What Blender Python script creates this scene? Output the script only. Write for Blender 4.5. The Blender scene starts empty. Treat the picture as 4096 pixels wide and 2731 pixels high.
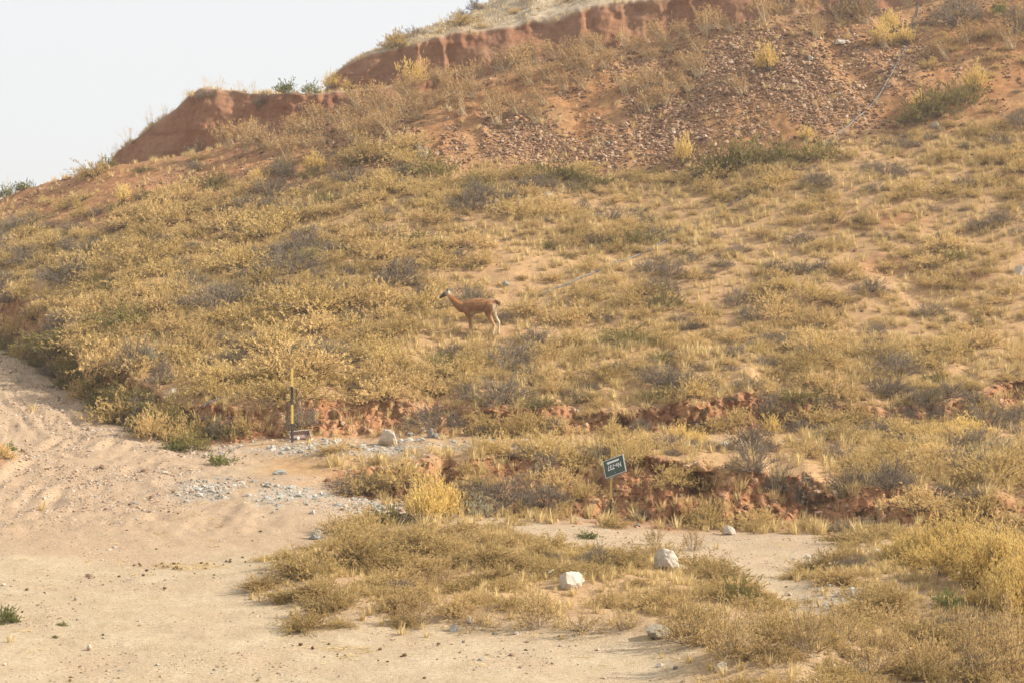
import bpy, bmesh, math, random
import numpy as np
from mathutils import Vector, Matrix, Euler

# ------------------------------------------------------------------ scene, camera, sky, sun, exposure
scn = bpy.context.scene
col = scn.collection
rng = np.random.default_rng(11)
random.seed(11)
F = 60.0 / 36.0 * 4096.0          # focal length in photo pixels
CU, CV, EYE = 2048.0, 1250.0, 4.0  # principal column, horizon row, eye height above the track

cam = bpy.data.cameras.new('camera')
cam.lens = 60.0; cam.sensor_width = 36.0; cam.sensor_fit = 'HORIZONTAL'
cam.shift_y = -(1365.5 - CV) / 4096.0
cam.clip_start = 0.1; cam.clip_end = 9000.0
camo = bpy.data.objects.new('camera', cam)
camo.location = (0, 0, EYE); camo.rotation_euler = (math.radians(90), 0, 0)
col.objects.link(camo); scn.camera = camo

SUN = Vector((0.80, -0.03, 0.51)).normalized()
elev = math.asin(SUN.z); azim = math.atan2(SUN.x, SUN.y)
world = bpy.data.worlds.new('World'); scn.world = world; world.use_nodes = True
wn = world.node_tree.nodes; wl = world.node_tree.links
bg = wn['Background']; bg.inputs['Strength'].default_value = 0.115
sky = wn.new('ShaderNodeTexSky'); sky.sky_type = 'NISHITA'; sky.sun_disc = False
sky.sun_elevation = elev; sky.sun_rotation = azim
sky.air_density = 1.0; sky.dust_density = 6.0; sky.ozone_density = 1.0; sky.altitude = 300
hs = wn.new('ShaderNodeMixRGB'); hs.blend_type = 'MIX'; hs.inputs[0].default_value = 0.9
hs.inputs[2].default_value = (4.9, 4.96, 5.0, 1)       # bright even summer haze over the whole sky
wl.new(sky.outputs[0], hs.inputs[1]); wl.new(hs.outputs[0], bg.inputs['Color'])
sun = bpy.data.lights.new('sun', 'SUN'); sun.energy = 5.0; sun.angle = math.radians(0.6)
sun.color = (1.0, 0.92, 0.80)
suno = bpy.data.objects.new('sun', sun); col.objects.link(suno)
suno.rotation_euler = (-SUN).to_track_quat('-Z', 'Y').to_euler(); suno.location = (30, 10, 40)
scn.view_settings.view_transform = 'Standard'; scn.view_settings.look = 'None'
scn.view_settings.exposure = 0.75; scn.view_settings.gamma = 1.0
scn.view_settings.use_curve_mapping = False
scn.cycles.max_bounces = 5; scn.cycles.diffuse_bounces = 2; scn.cycles.glossy_bounces = 1
scn.cycles.transmission_bounces = 2; scn.cycles.volume_bounces = 0; scn.cycles.caustics_reflective = False
scn.cycles.use_denoising = True

# ------------------------------------------------------------------ noise
def _h(ix, iy, s):
    h = (ix.astype(np.int64) * 374761393 + iy.astype(np.int64) * 668265263 + s * 974634777) & 0xffffffff
    h = ((h ^ (h >> 13)) * 1274126177) & 0xffffffff
    return ((h ^ (h >> 16)) & 0xffff) / 32767.5 - 1.0
def vn(x, y, s=0):
    x = np.asarray(x, float); y = np.asarray(y, float)
    ix = np.floor(x); iy = np.floor(y); fx = x - ix; fy = y - iy
    fx = fx * fx * fx * (fx * (fx * 6 - 15) + 10); fy = fy * fy * fy * (fy * (fy * 6 - 15) + 10)
    a = _h(ix, iy, s); b = _h(ix + 1, iy, s); c = _h(ix, iy + 1, s); d = _h(ix + 1, iy + 1, s)
    return (a * (1 - fx) + b * fx) * (1 - fy) + (c * (1 - fx) + d * fx) * fy
def fbm(x, y, s=0, o=4):
    r = 0; a = 1.0; t = 0
    for k in range(o):
        r = r + a * vn(x * 2 ** k + 17.3 * k, y * 2 ** k - 9.1 * k, s + k); t += a; a *= 0.5
    return r / t * 1.6
def sstep(a, b, x):
    t = np.clip((x - a) / (b - a), 0, 1); return t * t * (3 - 2 * t)

# ------------------------------------------------------------------ terrain: profiles along bearings from the viewpoint
def Zv(v, Y): return EYE - (v - CV) * Y / F
def kn(*pts):
    a = np.array(pts, float); return a[:, 0], a[:, 1], a[:, 2]
us_in = np.arange(-180, 4290, 6.0)
g = np.cumsum(np.linspace(8, 140, 34))
U = np.concatenate([(-180 - g)[::-1], us_in, 4284 + g])
NC = len(U)
def gsm(a, px):
    n = max(1, int(px / 6 * 3)); k = np.exp(-0.5 * (np.arange(-n, n + 1) * 6 / px) ** 2); k /= k.sum()
    return np.convolve(np.pad(a, n, mode='edge'), k, mode='valid')
def row(pts, px):
    u, Y, z = kn(*pts); return gsm(np.interp(U, u, Y), px), gsm(np.interp(U, u, z), px)
def rowv(pts, px):   # (u, Y, v)
    u, Y, v = kn(*pts); Yi = gsm(np.interp(U, u, Y), px); return Yi, Zv(gsm(np.interp(U, u, v), px), Yi)
one = np.ones(NC)
R = []
R.append((3.0 * one, 1.6 * one))
R.append((14.0 * one, 0.12 * one))
R.append((18.44 * one, 0 * one))
R.append((22.76 * one, 0 * one))
R.append((27.87 * one, 0 * one))
R.append(row([(-900, 33, .3), (500, 33, .3), (1000, 33.5, .35), (1300, 34.4, .32), (1800, 34.9, .06), (2400, 34.0, -.03), (2800, 33.3, -.1),
              (3200, 32.5, -.09), (3600, 32, -.12), (4096, 31, -.18), (5000, 30, -.2)], 50))
R.append(row([(-900, 40, 1.0), (0, 40, 1.0), (500, 38, .75), (1000, 37, .7), (1300, 36, .72), (1800, 35.8, .9), (2400, 34.9, .98), (2800, 34.1, 1.0),
              (3200, 33.2, .74), (3600, 32.6, .56), (4096, 31.6, .52), (5000, 30.6, .5)], 50))
R.append(row([(-900, 80, 5.2), (0, 58, 3.07), (250, 50, 1.95), (500, 43.5, 1.26), (700, 40.7, .86), (1000, 40.5, .95), (1300, 40.8, 1.10),
              (1800, 41, 1.09), (2400, 41, 1.12), (2800, 41, 1.05), (3200, 41, 1.12), (3600, 41, 1.21), (4096, 41.2, 1.4), (5000, 41, 1.6)], 50))
R.append(row([(-900, 82, 7.6), (0, 60.3, 4.89), (250, 51.8, 3.62), (500, 45.1, 2.45), (700, 41.9, 1.62), (1000, 41.3, 1.60), (1300, 41.5, 1.72),
              (1800, 41.6, 1.64), (2000, 41.6, 1.68), (2400, 41.6, 1.58), (2600, 41.6, 1.66), (2900, 41.7, 1.95), (3300, 41.7, 1.86), (3500, 41.7, 1.58),
              (3700, 41.7, 1.72), (4000, 42, 2.1), (4096, 42.1, 2.27), (5000, 42.5, 2.5)], 40))
R.append(row([(-900, 90, 9.5), (0, 68, 6.69), (500, 54, 4.79), (1000, 49, 3.64), (1500, 48, 3.37), (2000, 48, 3.33), (4096, 48, 3.5), (5000, 48, 3.7)], 60))
R.append(row([(-900, 100, 11), (0, 74, 8.1), (500, 66, 7.87), (1000, 64, 8.2), (1500, 63, 8.9), (2000, 64, 9.34), (2600, 63, 8.9), (3000, 62, 9.45),
              (3400, 62, 10.27), (4096, 62, 11), (5000, 62, 12)], 60))
r10 = [(-900, 95, 1000), (-300, 82, 880), (0, 78, 800), (130, 77.5, 745), (280, 76.5, 710), (420, 75.5, 674), (470, 75.3, 662), (565, 75, 650), (750, 74.5, 620),
       (893, 74, 585), (1012, 73.5, 555), (1190, 73, 525), (1350, 72.6, 480), (1500, 72.3, 430), (1606, 72, 392), (1750, 72, 360), (2035, 72, 282), (2380, 72, 198),
       (2700, 72, 155), (2845, 71.6, 113), (3053, 71.5, 72), (3202, 71.2, 48), (3559, 71, 36), (3740, 71, 0), (4096, 71, -80), (5000, 71, -200)]
R.append(rowv(r10, 14))
Y10, Z10 = R[-1]
R.append((Y10 + 4.0, Z10 - 0.05))
Y11, Z11 = R[-1]
c1u = [380, 428, 470, 530, 595, 684, 774, 809, 863, 922, 1012, 1160, 1220, 1309, 1440, 1590, 1625, 1660]
c1v = [720, 672, 597, 563, 512, 446, 375, 351, 348, 363, 369, 366, 372, 363, 354, 343, 362, 420]
V11 = CV - (Z11 - EYE) * F / Y11
v12 = np.where((U < 400) | (U > 1650), V11 + 4, np.interp(U, c1u, c1v))
v12 = gsm(np.minimum(v12, V11 + 10), 9)
has1 = sstep(400, 440, U) * (1 - sstep(1600, 1660, U))
Y12 = Y11 + 0.2 + 1.4 * has1
R.append((Y12, Zv(v12, Y12) - 0.6 * sstep(420, 380, U)))
Y12, Z12 = R[-1]
R.append((Y12 + 3.5, Z12 - 0.1 - 3 * sstep(420, 300, U)))
Y13, Z13 = R[-1]
c2u = [1290, 1335, 1362, 1427, 1481, 1618, 1719, 1838, 1951, 2064, 2124, 2195, 2278, 2350, 2421, 2510, 3000, 3600, 5000]
c2v = [400, 312, 280, 244, 220, 185, 149, 128, 110, 98, 77, 83, 60, 30, 15, 3, -40, -90, -240]
V13 = CV - (Z13 - EYE) * F / Y13
has2 = sstep(1290, 1340, U)
Y15 = Y13 + 0.3 + 1.3 * has2
v15 = gsm(np.where(U < 1292, V13 + 30, np.minimum(np.interp(U, c2u, c2v), V13 + 30)), 9)
R.append((Y15, Zv(v15, Y15)))
s_u = [1290, 1335, 1362, 1421, 1546, 1606, 1701, 1826, 1874, 1921, 1969, 2200, 3000, 5000]
s_v = [400, 310, 272, 229, 178, 149, 113, 86, 54, 24, 0, -110, -320, -420]
Y16 = Y15 + 1.0 + 10 * sstep(1362, 1800, U)
v16 = gsm(np.where(U < 1292, v15 + 25, np.interp(U, s_u, s_v)), 9)
R.append((Y16, Zv(v16, Y16)))
R.append((Y16 + 25, R[-1][1] - 5))
R.append((260 * one, -3.0 * one))

def slump(k, seed, amt, reach):      # the cut banks have crumbled back unevenly
    y, z = R[k]; nz = np.clip(fbm(U / 260.0, 0 * U, seed, 3), -.6, 1); R[k] = (y + amt * np.clip(nz, 0, 1) * reach, z + .10 * fbm(U / 120.0, 0 * U + 3, seed + 5, 3) * reach)
slump(6, 201, 1.5, sstep(1250, 1500, U)); slump(8, 211, 1.1, sstep(600, 1000, U))
R[5] = (R[5][0] - .45 * sstep(1400, 1700, U) - .5 * np.clip(fbm(U / 200.0, 0 * U, 221, 3), -.2, 1) * sstep(1300, 1600, U), R[5][1])
R[7] = (R[7][0] - .5 * np.clip(fbm(U / 180.0, 0 * U, 223, 3), -.2, 1) * sstep(700, 1000, U), R[7][1])
seg_n = [5, 14, 46, 50, 46, 44, 34, 40, 90, 170, 120, 10, 64, 8, 56, 40, 6, 4]
SEG = []; YB = []; ZB = []
for k, n in enumerate(seg_n):
    (ya, za), (yb, zb) = R[k], R[k + 1]
    for i in range(n):
        f = i / n
        SEG.append(k + f); YB.append(ya * (1 - f) + yb * f); ZB.append(za * (1 - f) + zb * f)
SEG.append(len(seg_n)); YB.append(R[-1][0]); ZB.append(R[-1][1])
SEG = np.array(SEG); YB = np.array(YB); ZB = np.array(ZB); NR = len(SEG)
for _ in range(3):       # round the breaks of slope a little
    YB[1:-1] = (YB[:-2] + 2 * YB[1:-1] + YB[2:]) / 4; ZB[1:-1] = (ZB[:-2] + 2 * ZB[1:-1] + ZB[2:]) / 4
T = (U - CU) / F
XB = YB * T[None, :]
VB = CV - (ZB - EYE) * F / YB
UU = np.broadcast_to(U[None, :], YB.shape); SS = np.broadcast_to(SEG[:, None], YB.shape)
def win(a, b, e=0.15): return sstep(a - e, a + e, SS) * (1 - sstep(b - e, b + e, SS))
def inpoly(pts, u, v):
    r = np.zeros(u.shape, bool); n = len(pts)
    for i in range(n):
        x1, y1 = pts[i]; x2, y2 = pts[(i + 1) % n]
        if y1 == y2: continue
        c = ((y1 > v) != (y2 > v)) & (u < (x2 - x1) * (v - y1) / (y2 - y1) + x1)
        r ^= c
    return r
wob = 45 * fbm(XB / 1.1, YB / 1.6, 5)
MOUND = [(1030, 2310), (1180, 2245), (1330, 2185), (1500, 2140), (1760, 2120), (2000, 2175), (2300, 2245), (2620, 2270), (2800, 2320), (3000, 2400), (3090, 2470),
         (2960, 2560), (2700, 2590), (2520, 2550), (2150, 2535), (1850, 2535), (1500, 2500), (1240, 2475), (1290, 2410), (1060, 2370)]
THICKET = [(3200, 2330), (3270, 2275), (3400, 2220), (3500, 2175), (4400, 2190), (4400, 2900), (2800, 2900), (2700, 2720), (2900, 2600), (3060, 2500), (3330, 2460), (3300, 2360)]
mound = inpoly(MOUND, UU + wob * .6, VB + wob * .35) & (SS < 5.2)
thick = inpoly(THICKET, UU + wob, VB + wob * .5) & (SS < 5.2) & (SS > 1)
def blur(m, nr, nc):
    m = m.astype(float)
    for _ in range(2):
        k = np.ones(2 * nr + 1) / (2 * nr + 1)
        m = np.apply_along_axis(lambda a: np.convolve(np.pad(a, nr, 'edge'), k, 'valid'), 0, m)
        k = np.ones(2 * nc + 1) / (2 * nc + 1)
        m = np.apply_along_axis(lambda a: np.convolve(np.pad(a, nc, 'edge'), k, 'valid'), 1, m)
    return m
moundS = blur(mound, 6, 14); thickS = blur(thick, 6, 14)

road = np.maximum(win(0, 5, .1), win(4.8, 7, .12) * (1 - sstep(900, 1150, UU + wob)))
bank1 = win(5, 6, .12) * sstep(1250, 1500, UU)
bank2 = win(7, 8, .12)
slope = win(8, 10, .2); scree_z = win(10, 11, .25)
cl1 = win(12, 13, .1) * has1[None, :]; cl2 = win(14, 15, .1) * has2[None, :]

Z = ZB.copy(); Y = YB.copy()
Z += moundS * (0.20 + 0.10 * fbm(XB / 1.2, YB / 1.2, 21)) + thickS * (0.12 + 0.10 * fbm(XB / 1.0, YB / 1.0, 22))
spoil = np.exp(-(((UU - 3180) / 330) ** 2 + ((VB - 2700) / 60) ** 2)); Z += 0.22 * spoil * (SS < 4)
redhump = np.exp(-(((UU - 1130) / 150) ** 2 + ((VB - 1930) / 30) ** 2)); Z += 0.12 * redhump * (SS < 7)
lefthump = np.exp(-(((UU + 40) / 95) ** 2 + ((VB - 1860) / 45) ** 2)); Z += 0.5 * lefthump * (SS < 7)
Z += win(5.9, 7.1) * (0.07 * fbm(XB / 1.3, YB / 1.3, 31)) * sstep(800, 1200, UU)
Z += (slope + 0.6 * scree_z) * (0.14 * fbm(XB / 3.2, YB / 3.0, 41, 3) + 0.05 * fbm(XB / .7, YB / .6, 42, 3))
stp = np.abs(vn(XB / 5.0, (ZB + .12 * YB) / .55, 44)); Z += slope * 0.06 * (stp - .4)
gul = 1 - np.abs(fbm((XB + .22 * YB) / 2.1, YB / 9.0, 51, 3)); Z += scree_z * (0.26 * (gul - .6) * sstep(1000, 1500, UU) + .05 * fbm(XB / .5, YB / .5, 52, 3))
Y += bank1 * (0.55 * fbm(XB / 1.7, ZB / 1.2, 61, 3) + 0.16 * np.abs(fbm(XB / .35, ZB / .8, 62, 3))) \
   + bank2 * (0.30 * fbm(XB / 1.1, ZB / .9, 63, 3) + 0.12 * np.abs(fbm(XB / .3, ZB / .6, 64, 3)))
Z += (bank1 + bank2) * (.07 * fbm(XB / .22, (YB + ZB) / .2, 65, 3) + 0.05 * fbm(XB / .6, (YB + ZB) / .5, 66, 2)); Y += (bank1 + bank2) * (.13 * fbm(XB / .13, ZB / .16, 67, 2) + .12 * np.abs(fbm(XB / .22, ZB / 1.2, 68, 2)))
ribs = np.abs(fbm(XB / 1.3, ZB / 3.5, 71, 4))
Y += (cl1 + cl2) * (0.45 * ribs - 0.15 + 0.8 * fbm(XB / 4.5, ZB / 5, 72, 2) + .10 * fbm(XB / .5, ZB / .4, 73, 3))
Z += win(12.9, 14.1) * .12 * fbm(XB / 1.0, YB / 1.0, 74) + win(15, 16.2) * .16 * fbm(XB / 1.2, YB / 1.2, 75) + win(11, 12) * .06 * fbm(XB / .8, YB / .8, 76)
# hollows and burrows scooped into the banks
for (u0, v0, su, sv, dep) in [(2800, 1955, 48, 46, 1.0), (4070, 1590, 75, 55, 1.1), (2490, 1690, 26, 24, .6), (2030, 1850, 60, 30, .4), (1960, 1690, 40, 30, .35),
                              (3905, 2085, 25, 40, .4), (3400, 1655, 60, 40, .5), (3060, 1690, 30, 40, .3), (2650, 1900, 70, 40, .3)]:
    Y += dep * np.exp(-(((UU - u0) / su) ** 2 + ((VB - v0) / sv) ** 2)) * (bank1 + bank2 + .3 * win(4.8, 8.2) > .3)
for (u0, v0, su, sv, dep) in [(3540, 1045, 80, 26, .5), (3870, 1110, 70, 18, .3), (1010, 1010, 90, 20, .35), (4000, 720, 90, 20, .3), (2420, 1240, 50, 12, .15), (3620, 880, 70, 14, .25)]:
    Z += slope * (dep * .4 * np.exp(-(((UU - u0) / su) ** 2 + ((VB - v0 + sv) / sv) ** 2)) - dep * .5 * np.exp(-(((UU - u0) / su) ** 2 + ((VB - v0 - sv * .5) / sv) ** 2)))
# wheel ruts curving up the road round the foot of the hill
edgeX = np.interp(YB, R[7][0][(U > -800) & (U < 800)][::-1], (R[7][0] * T)[(U > -800) & (U < 800)][::-1])
lat = edgeX - XB
rutw = road * (1 - sstep(1000, 1400, UU)) * sstep(28.5, 31, YB)
lw = lat + .55 * vn(XB / 5, YB / 5, 81)
for c0, dep in [(1.1, .045), (1.6, .06), (2.5, .05), (2.95, .075), (4.2, .045), (4.6, .065), (5.6, .04), (6.8, .05)]:
    Z += rutw * np.clip(.55 + .9 * vn(XB / 1.6, YB / 1.9, 85), 0, 1.3) * (-dep * np.exp(-((lw - c0) / .13) ** 2) + dep * .6 * np.exp(-((lw - c0 - .24) / .12) ** 2))
Z += road * (.012 * fbm(XB / .35, YB / .35, 82, 3) + .05 * fbm(XB / 3, YB / 3, 83, 2))
Z += rutw * .05 * fbm(XB / .5, YB / .5, 84, 3)
# small diggings where hooves crossed the bench edge
X = Y * T[None, :]
V = CV - (Z - EYE) * F / Y
Ymono = np.maximum.accumulate(Y, axis=0)
Vrun = np.minimum.accumulate(np.where(SS < 1.5, 1e9, V), axis=0)
VIS = (V <= Vrun + 26) & (UU > -60) & (UU < 4160) & (V > -60) & (V < 2860)

def ground_z(x, y):
    u = CU + F * x / y; i = int(np.clip(np.searchsorted(U, u) - 1, 0, NC - 2)); f = (u - U[i]) / (U[i + 1] - U[i])
    za = np.interp(y, Ymono[:, i], Z[:, i]); zb = np.interp(y, Ymono[:, i + 1], Z[:, i + 1]); return za * (1 - f) + zb * f
def pick(u, v):
    """the first point of the ground met along the bearing u at elevation row v"""
    i = int(np.clip(np.searchsorted(U, u) - 1, 0, NC - 2)); i = i if abs(U[i] - u) < abs(U[i + 1] - u) else i + 1
    c = V[:, i]; r0 = int(np.searchsorted(SEG, 1.2)); hit = np.nonzero(c[r0:] <= v)[0]
    if len(hit) == 0:
        r = int(np.argmin(c[r0:])) + r0; y = Y[r, i]
    else:
        r = hit[0] + r0; a, b = c[r - 1], c[r]; f = np.clip((a - v) / (a - b + 1e-9), 0, 1); y = Y[r - 1, i] * (1 - f) + Y[r, i] * f
    x = y * (u - CU) / F
    return np.array([x, y, ground_z(x, y)])
def proj(p): return CU + F * p[0] / p[1], CV - (p[2] - EYE) * F / p[1]

# ------------------------------------------------------------------ materials
def newmat(name):
    m = bpy.data.materials.new(name); m.use_nodes = True; nt = m.node_tree; nt.nodes.clear()
    out = nt.nodes.new('ShaderNodeOutputMaterial'); return m, nt, out
def N(nt, t, **kw):
    n = nt.nodes.new(t)
    for k, v in kw.items(): setattr(n, k, v)
    return n
def mixc(nt, fac, a, b, mode='MIX'):
    n = N(nt, 'ShaderNodeMixRGB', blend_type=mode)
    for i, x in enumerate((fac, a, b)):
        if hasattr(x, 'links') or isinstance(x, bpy.types.NodeSocket): nt.links.new(x, n.inputs[i])
        elif i == 0: n.inputs[0].default_value = x
        else: n.inputs[i].default_value = (*x, 1)
    return n.outputs[0]
def noise(nt, scale, detail=4, vec=None, rough=.6):
    n = N(nt, 'ShaderNodeTexNoise'); n.inputs['Scale'].default_value = scale; n.inputs['Detail'].default_value = detail; n.inputs['Roughness'].default_value = rough
    if vec is not None: nt.links.new(vec, n.inputs['Vector'])
    return n.outputs['Fac']
def ramp(nt, fac, stops):
    n = N(nt, 'ShaderNodeValToRGB'); cr = n.color_ramp
    while len(cr.elements) < len(stops): cr.elements.new(.5)
    for e, (p, c) in zip(cr.elements, stops): e.position = p; e.color = (*c, 1) if len(c) == 3 else c
    nt.links.new(fac, n.inputs[0]); return n.outputs[0]
def attr(nt, name): n = N(nt, 'ShaderNodeAttribute', attribute_name=name); return n
def math_(nt, op, a, b=None):
    n = N(nt, 'ShaderNodeMath', operation=op)
    for i, x in enumerate((a, b)):
        if x is None: continue
        if isinstance(x, bpy.types.NodeSocket): nt.links.new(x, n.inputs[i])
        else: n.inputs[i].default_value = x
    return n.outputs[0]

def soil_material():
    m, nt, out = newmat('soil')
    b = N(nt, 'ShaderNodeBsdfPrincipled'); b.inputs['Roughness'].default_value = .95; b.inputs['Specular IOR Level'].default_value = .1
    geo = N(nt, 'ShaderNodeNewGeometry'); P = geo.outputs['Position']
    n1 = noise(nt, .45, 5, P); n2 = noise(nt, 4.0, 6, P, .7); n3 = noise(nt, 22.0, 5, P, .75); n4 = noise(nt, 1.4, 5, P)
    hill = ramp(nt, n2, [(.3, (.33, .20, .10)), (.5, (.44, .285, .145)), (.7, (.53, .37, .20))])
    hill = mixc(nt, math_(nt, 'MULTIPLY', n1, .5), hill, (.43, .245, .13))
    sand = ramp(nt, n4, [(.3, (.415, .318, .200)), (.5, (.475, .375, .248)), (.72, (.53, .433, .302))])
    pink = mixc(nt, n1, (.435, .310, .208), (.395, .27, .175))
    red = ramp(nt, n2, [(.28, (.22, .092, .042)), (.5, (.36, .168, .080)), (.72, (.47, .255, .13))])
    red = mixc(nt, math_(nt, 'MULTIPLY', n4, .35), red, (.42, .24, .12))
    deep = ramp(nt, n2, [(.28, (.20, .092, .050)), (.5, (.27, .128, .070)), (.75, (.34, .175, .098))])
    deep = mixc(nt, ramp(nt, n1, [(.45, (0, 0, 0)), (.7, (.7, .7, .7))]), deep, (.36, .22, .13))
    mp = N(nt, 'ShaderNodeMapping'); mp.inputs['Scale'].default_value = (1.2, 1.2, .22); nt.links.new(P, mp.inputs[0]); st = noise(nt, 1.5, 5, mp.outputs[0], .65)
    mp2 = N(nt, 'ShaderNodeMapping'); mp2.inputs['Scale'].default_value = (.15, .15, 2.2); nt.links.new(P, mp2.inputs[0]); st2 = noise(nt, 1.2, 4, mp2.outputs[0], .6)
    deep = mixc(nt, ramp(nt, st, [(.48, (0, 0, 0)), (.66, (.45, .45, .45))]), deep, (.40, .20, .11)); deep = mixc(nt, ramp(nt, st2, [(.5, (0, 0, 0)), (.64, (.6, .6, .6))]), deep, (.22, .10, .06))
    scree = ramp(nt, n2, [(.3, (.27, .13, .056)), (.55, (.39, .20, .088)), (.75, (.48, .275, .125))])
    grey = ramp(nt, n3, [(.35, (.26, .235, .20)), (.6, (.45, .42, .37))])
    top = ramp(nt, n2, [(.3, (.34, .27, .19)), (.6, (.48, .40, .29))])
    sand = mixc(nt, ramp(nt, noise(nt, .9, 4, P, .65), [(.42, (0, 0, 0)), (.62, (.8, .8, .8))]), sand, (.45, .342, .228))
    c = hill
    for nm, cc in (('road', sand), ('pink', pink), ('scree', scree), ('red', red), ('deep', deep), ('grey', grey), ('top', top)):
        f = attr(nt, nm).outputs['Fac']
        f = math_(nt, 'MULTIPLY', f, 1.0)
        c = mixc(nt, f, c, cc)
    grain = ramp(nt, n3, [(.30, (.55, .53, .51)), (.5, (.95, .95, .95)), (.7, (1.25, 1.26, 1.28))]); n5 = noise(nt, 70.0, 4, P, .8)
    grain = mixc(nt, .8, grain, ramp(nt, n5, [(.35, (.6, .58, .56)), (.6, (1.15, 1.15, 1.15))]), 'MULTIPLY')
    c = mixc(nt, .85, c, grain, 'MULTIPLY')
    nt.links.new(c, b.inputs['Base Color'])
    bp = N(nt, 'ShaderNodeBump'); bp.inputs['Strength'].default_value = .55; bp.inputs['Distance'].default_value = .05
    h = math_(nt, 'ADD', math_(nt, 'MULTIPLY', n3, .5), noise(nt, 60, 3, P)); nt.links.new(h, bp.inputs['Height'])
    nt.links.new(bp.outputs[0], b.inputs['Normal']); nt.links.new(b.outputs[0], out.inputs[0])
    return m
M_SOIL = soil_material()

def leaf_material(name, stops, trans=.27, tint_amt=.6, hue_noise=.35):
    """diffuse + translucent leaves; colour runs along the stops by leaf tint, plant and place"""
    m, nt, out = newmat(name)
    ti = attr(nt, 'tint').outputs['Fac']; oi = N(nt, 'ShaderNodeObjectInfo').outputs['Random']
    geo = N(nt, 'ShaderNodeNewGeometry'); pn = noise(nt, .35, 3, geo.outputs['Position'])
    f = math_(nt, 'ADD', math_(nt, 'MULTIPLY', ti, tint_amt), math_(nt, 'MULTIPLY', oi, .35))
    f = math_(nt, 'ADD', f, math_(nt, 'MULTIPLY', math_(nt, 'SUBTRACT', pn, .5), hue_noise))
    c = ramp(nt, f, stops)
    d = N(nt, 'ShaderNodeBsdfDiffuse'); t = N(nt, 'ShaderNodeBsdfTranslucent'); mx = N(nt, 'ShaderNodeMixShader'); mx.inputs[0].default_value = trans
    nt.links.new(c, d.inputs[0]); nt.links.new(c, t.inputs[0]); nt.links.new(d.outputs[0], mx.inputs[1]); nt.links.new(t.outputs[0], mx.inputs[2])
    nt.links.new(mx.outputs[0], out.inputs[0]); return m
M_DRY = leaf_material('dry_leaf', [(.1, (.41, .282, .125)), (.4, (.62, .445, .205)), (.7, (.77, .565, .268)), (1, (.82, .62, .31))])
M_OLIVE = leaf_material('olive_leaf', [(.1, (.375, .266, .108)), (.45, (.575, .418, .178)), (.8, (.73, .545, .238)), (1, (.73, .56, .24))])
M_GREY = leaf_material('grey_leaf', [(.1, (.15, .125, .098)), (.5, (.27, .225, .17)), (1, (.42, .345, .24))])
M_YEL = leaf_material('yellow_leaf', [(.1, (.64, .45, .16)), (.5, (.86, .65, .25)), (1, (.93, .74, .35))])
M_GRN = leaf_material('green_leaf', [(.1, (.15, .125, .045)), (.5, (.27, .225, .080)), (1, (.42, .34, .13))])
M_FRESH = leaf_material('fresh_green_leaf', [(.1, (.13, .14, .045)), (.5, (.23, .245, .075)), (1, (.38, .36, .13))])
M_SAGE = leaf_material('sage_leaf', [(.1, (.30, .30, .21)), (.5, (.46, .46, .34)), (1, (.56, .56, .44))])
M_STRAW = leaf_material('straw', [(.1, (.41, .290, .130)), (.5, (.63, .475, .225)), (1, (.75, .60, .33))])
M_HEAD = leaf_material('seed_head', [(.1, (.28, .165, .07)), (.5, (.48, .30, .135)), (1, (.60, .41, .20))])
M_TWIG = leaf_material('twig_bark', [(.1, (.09, .068, .05)), (.5, (.17, .13, .098)), (1, (.27, .21, .155))], trans=0.0)
M_PALE = leaf_material('pale_stalk', [(.1, (.42, .31, .18)), (.5, (.56, .44, .28)), (1, (.66, .55, .38))], trans=0.0)

def stone_material(name, cols, scale=6.0, rnd=.5, spot=None):
    m, nt, out = newmat(name)
    b = N(nt, 'ShaderNodeBsdfPrincipled'); b.inputs['Roughness'].default_value = .85; b.inputs['Specular IOR Level'].default_value = .2
    tc = N(nt, 'ShaderNodeTexCoord'); P = tc.outputs['Object']; oi = N(nt, 'ShaderNodeObjectInfo').outputs['Random']
    n1 = noise(nt, scale, 6, P, .7); n2 = noise(nt, scale * 5, 4, P, .7)
    f = math_(nt, 'ADD', math_(nt, 'MULTIPLY', n1, 1 - rnd), math_(nt, 'MULTIPLY', oi, rnd))
    k = len(cols); c = ramp(nt, f, [(.12 + .76 * i / (k - 1), cc) for i, cc in enumerate(cols)])
    if spot:
        c = mixc(nt, ramp(nt, noise(nt, scale * .7, 3, P), [(.60, (0, 0, 0)), (.68, (1, 1, 1))]), c, spot)
    c = mixc(nt, .7, c, ramp(nt, n2, [(.3, (.65, .64, .62)), (.6, (1.1, 1.1, 1.1))]), 'MULTIPLY')
    nt.links.new(c, b.inputs['Base Color'])
    bp = N(nt, 'ShaderNodeBump'); bp.inputs['Strength'].default_value = .6; bp.inputs['Distance'].default_value = .03
    nt.links.new(n2, bp.inputs['Height']); nt.links.new(bp.outputs[0], b.inputs['Normal'])
    nt.links.new(b.outputs[0], out.inputs[0]); return m
M_WHITE = stone_material('white_stone', [(.38, .31, .235), (.54, .465, .375), (.62, .56, .48)], 3, .15, spot=(.42, .24, .12))
M_PALEST = stone_material('pale_stone', [(.42, .33, .24), (.56, .47, .36), (.62, .55, .45)], 4, .4)
M_GREYST = stone_material('grey_stone', [(.22, .21, .185), (.40, .385, .34), (.58, .555, .49)], 5, .6)
M_DARKST = stone_material('dark_stone', [(.11, .10, .08), (.26, .225, .165), (.42, .36, .26)], 3, .2)
M_REDST = stone_material('red_stone', [(.12, .064, .038), (.26, .142, .078), (.38, .232, .136), (.50, .36, .25)], 5, .75)
M_PEB = stone_material('pebble', [(.20, .125, .08), (.40, .275, .18), (.60, .46, .34), (.40, .36, .31)], 5, .85)
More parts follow.
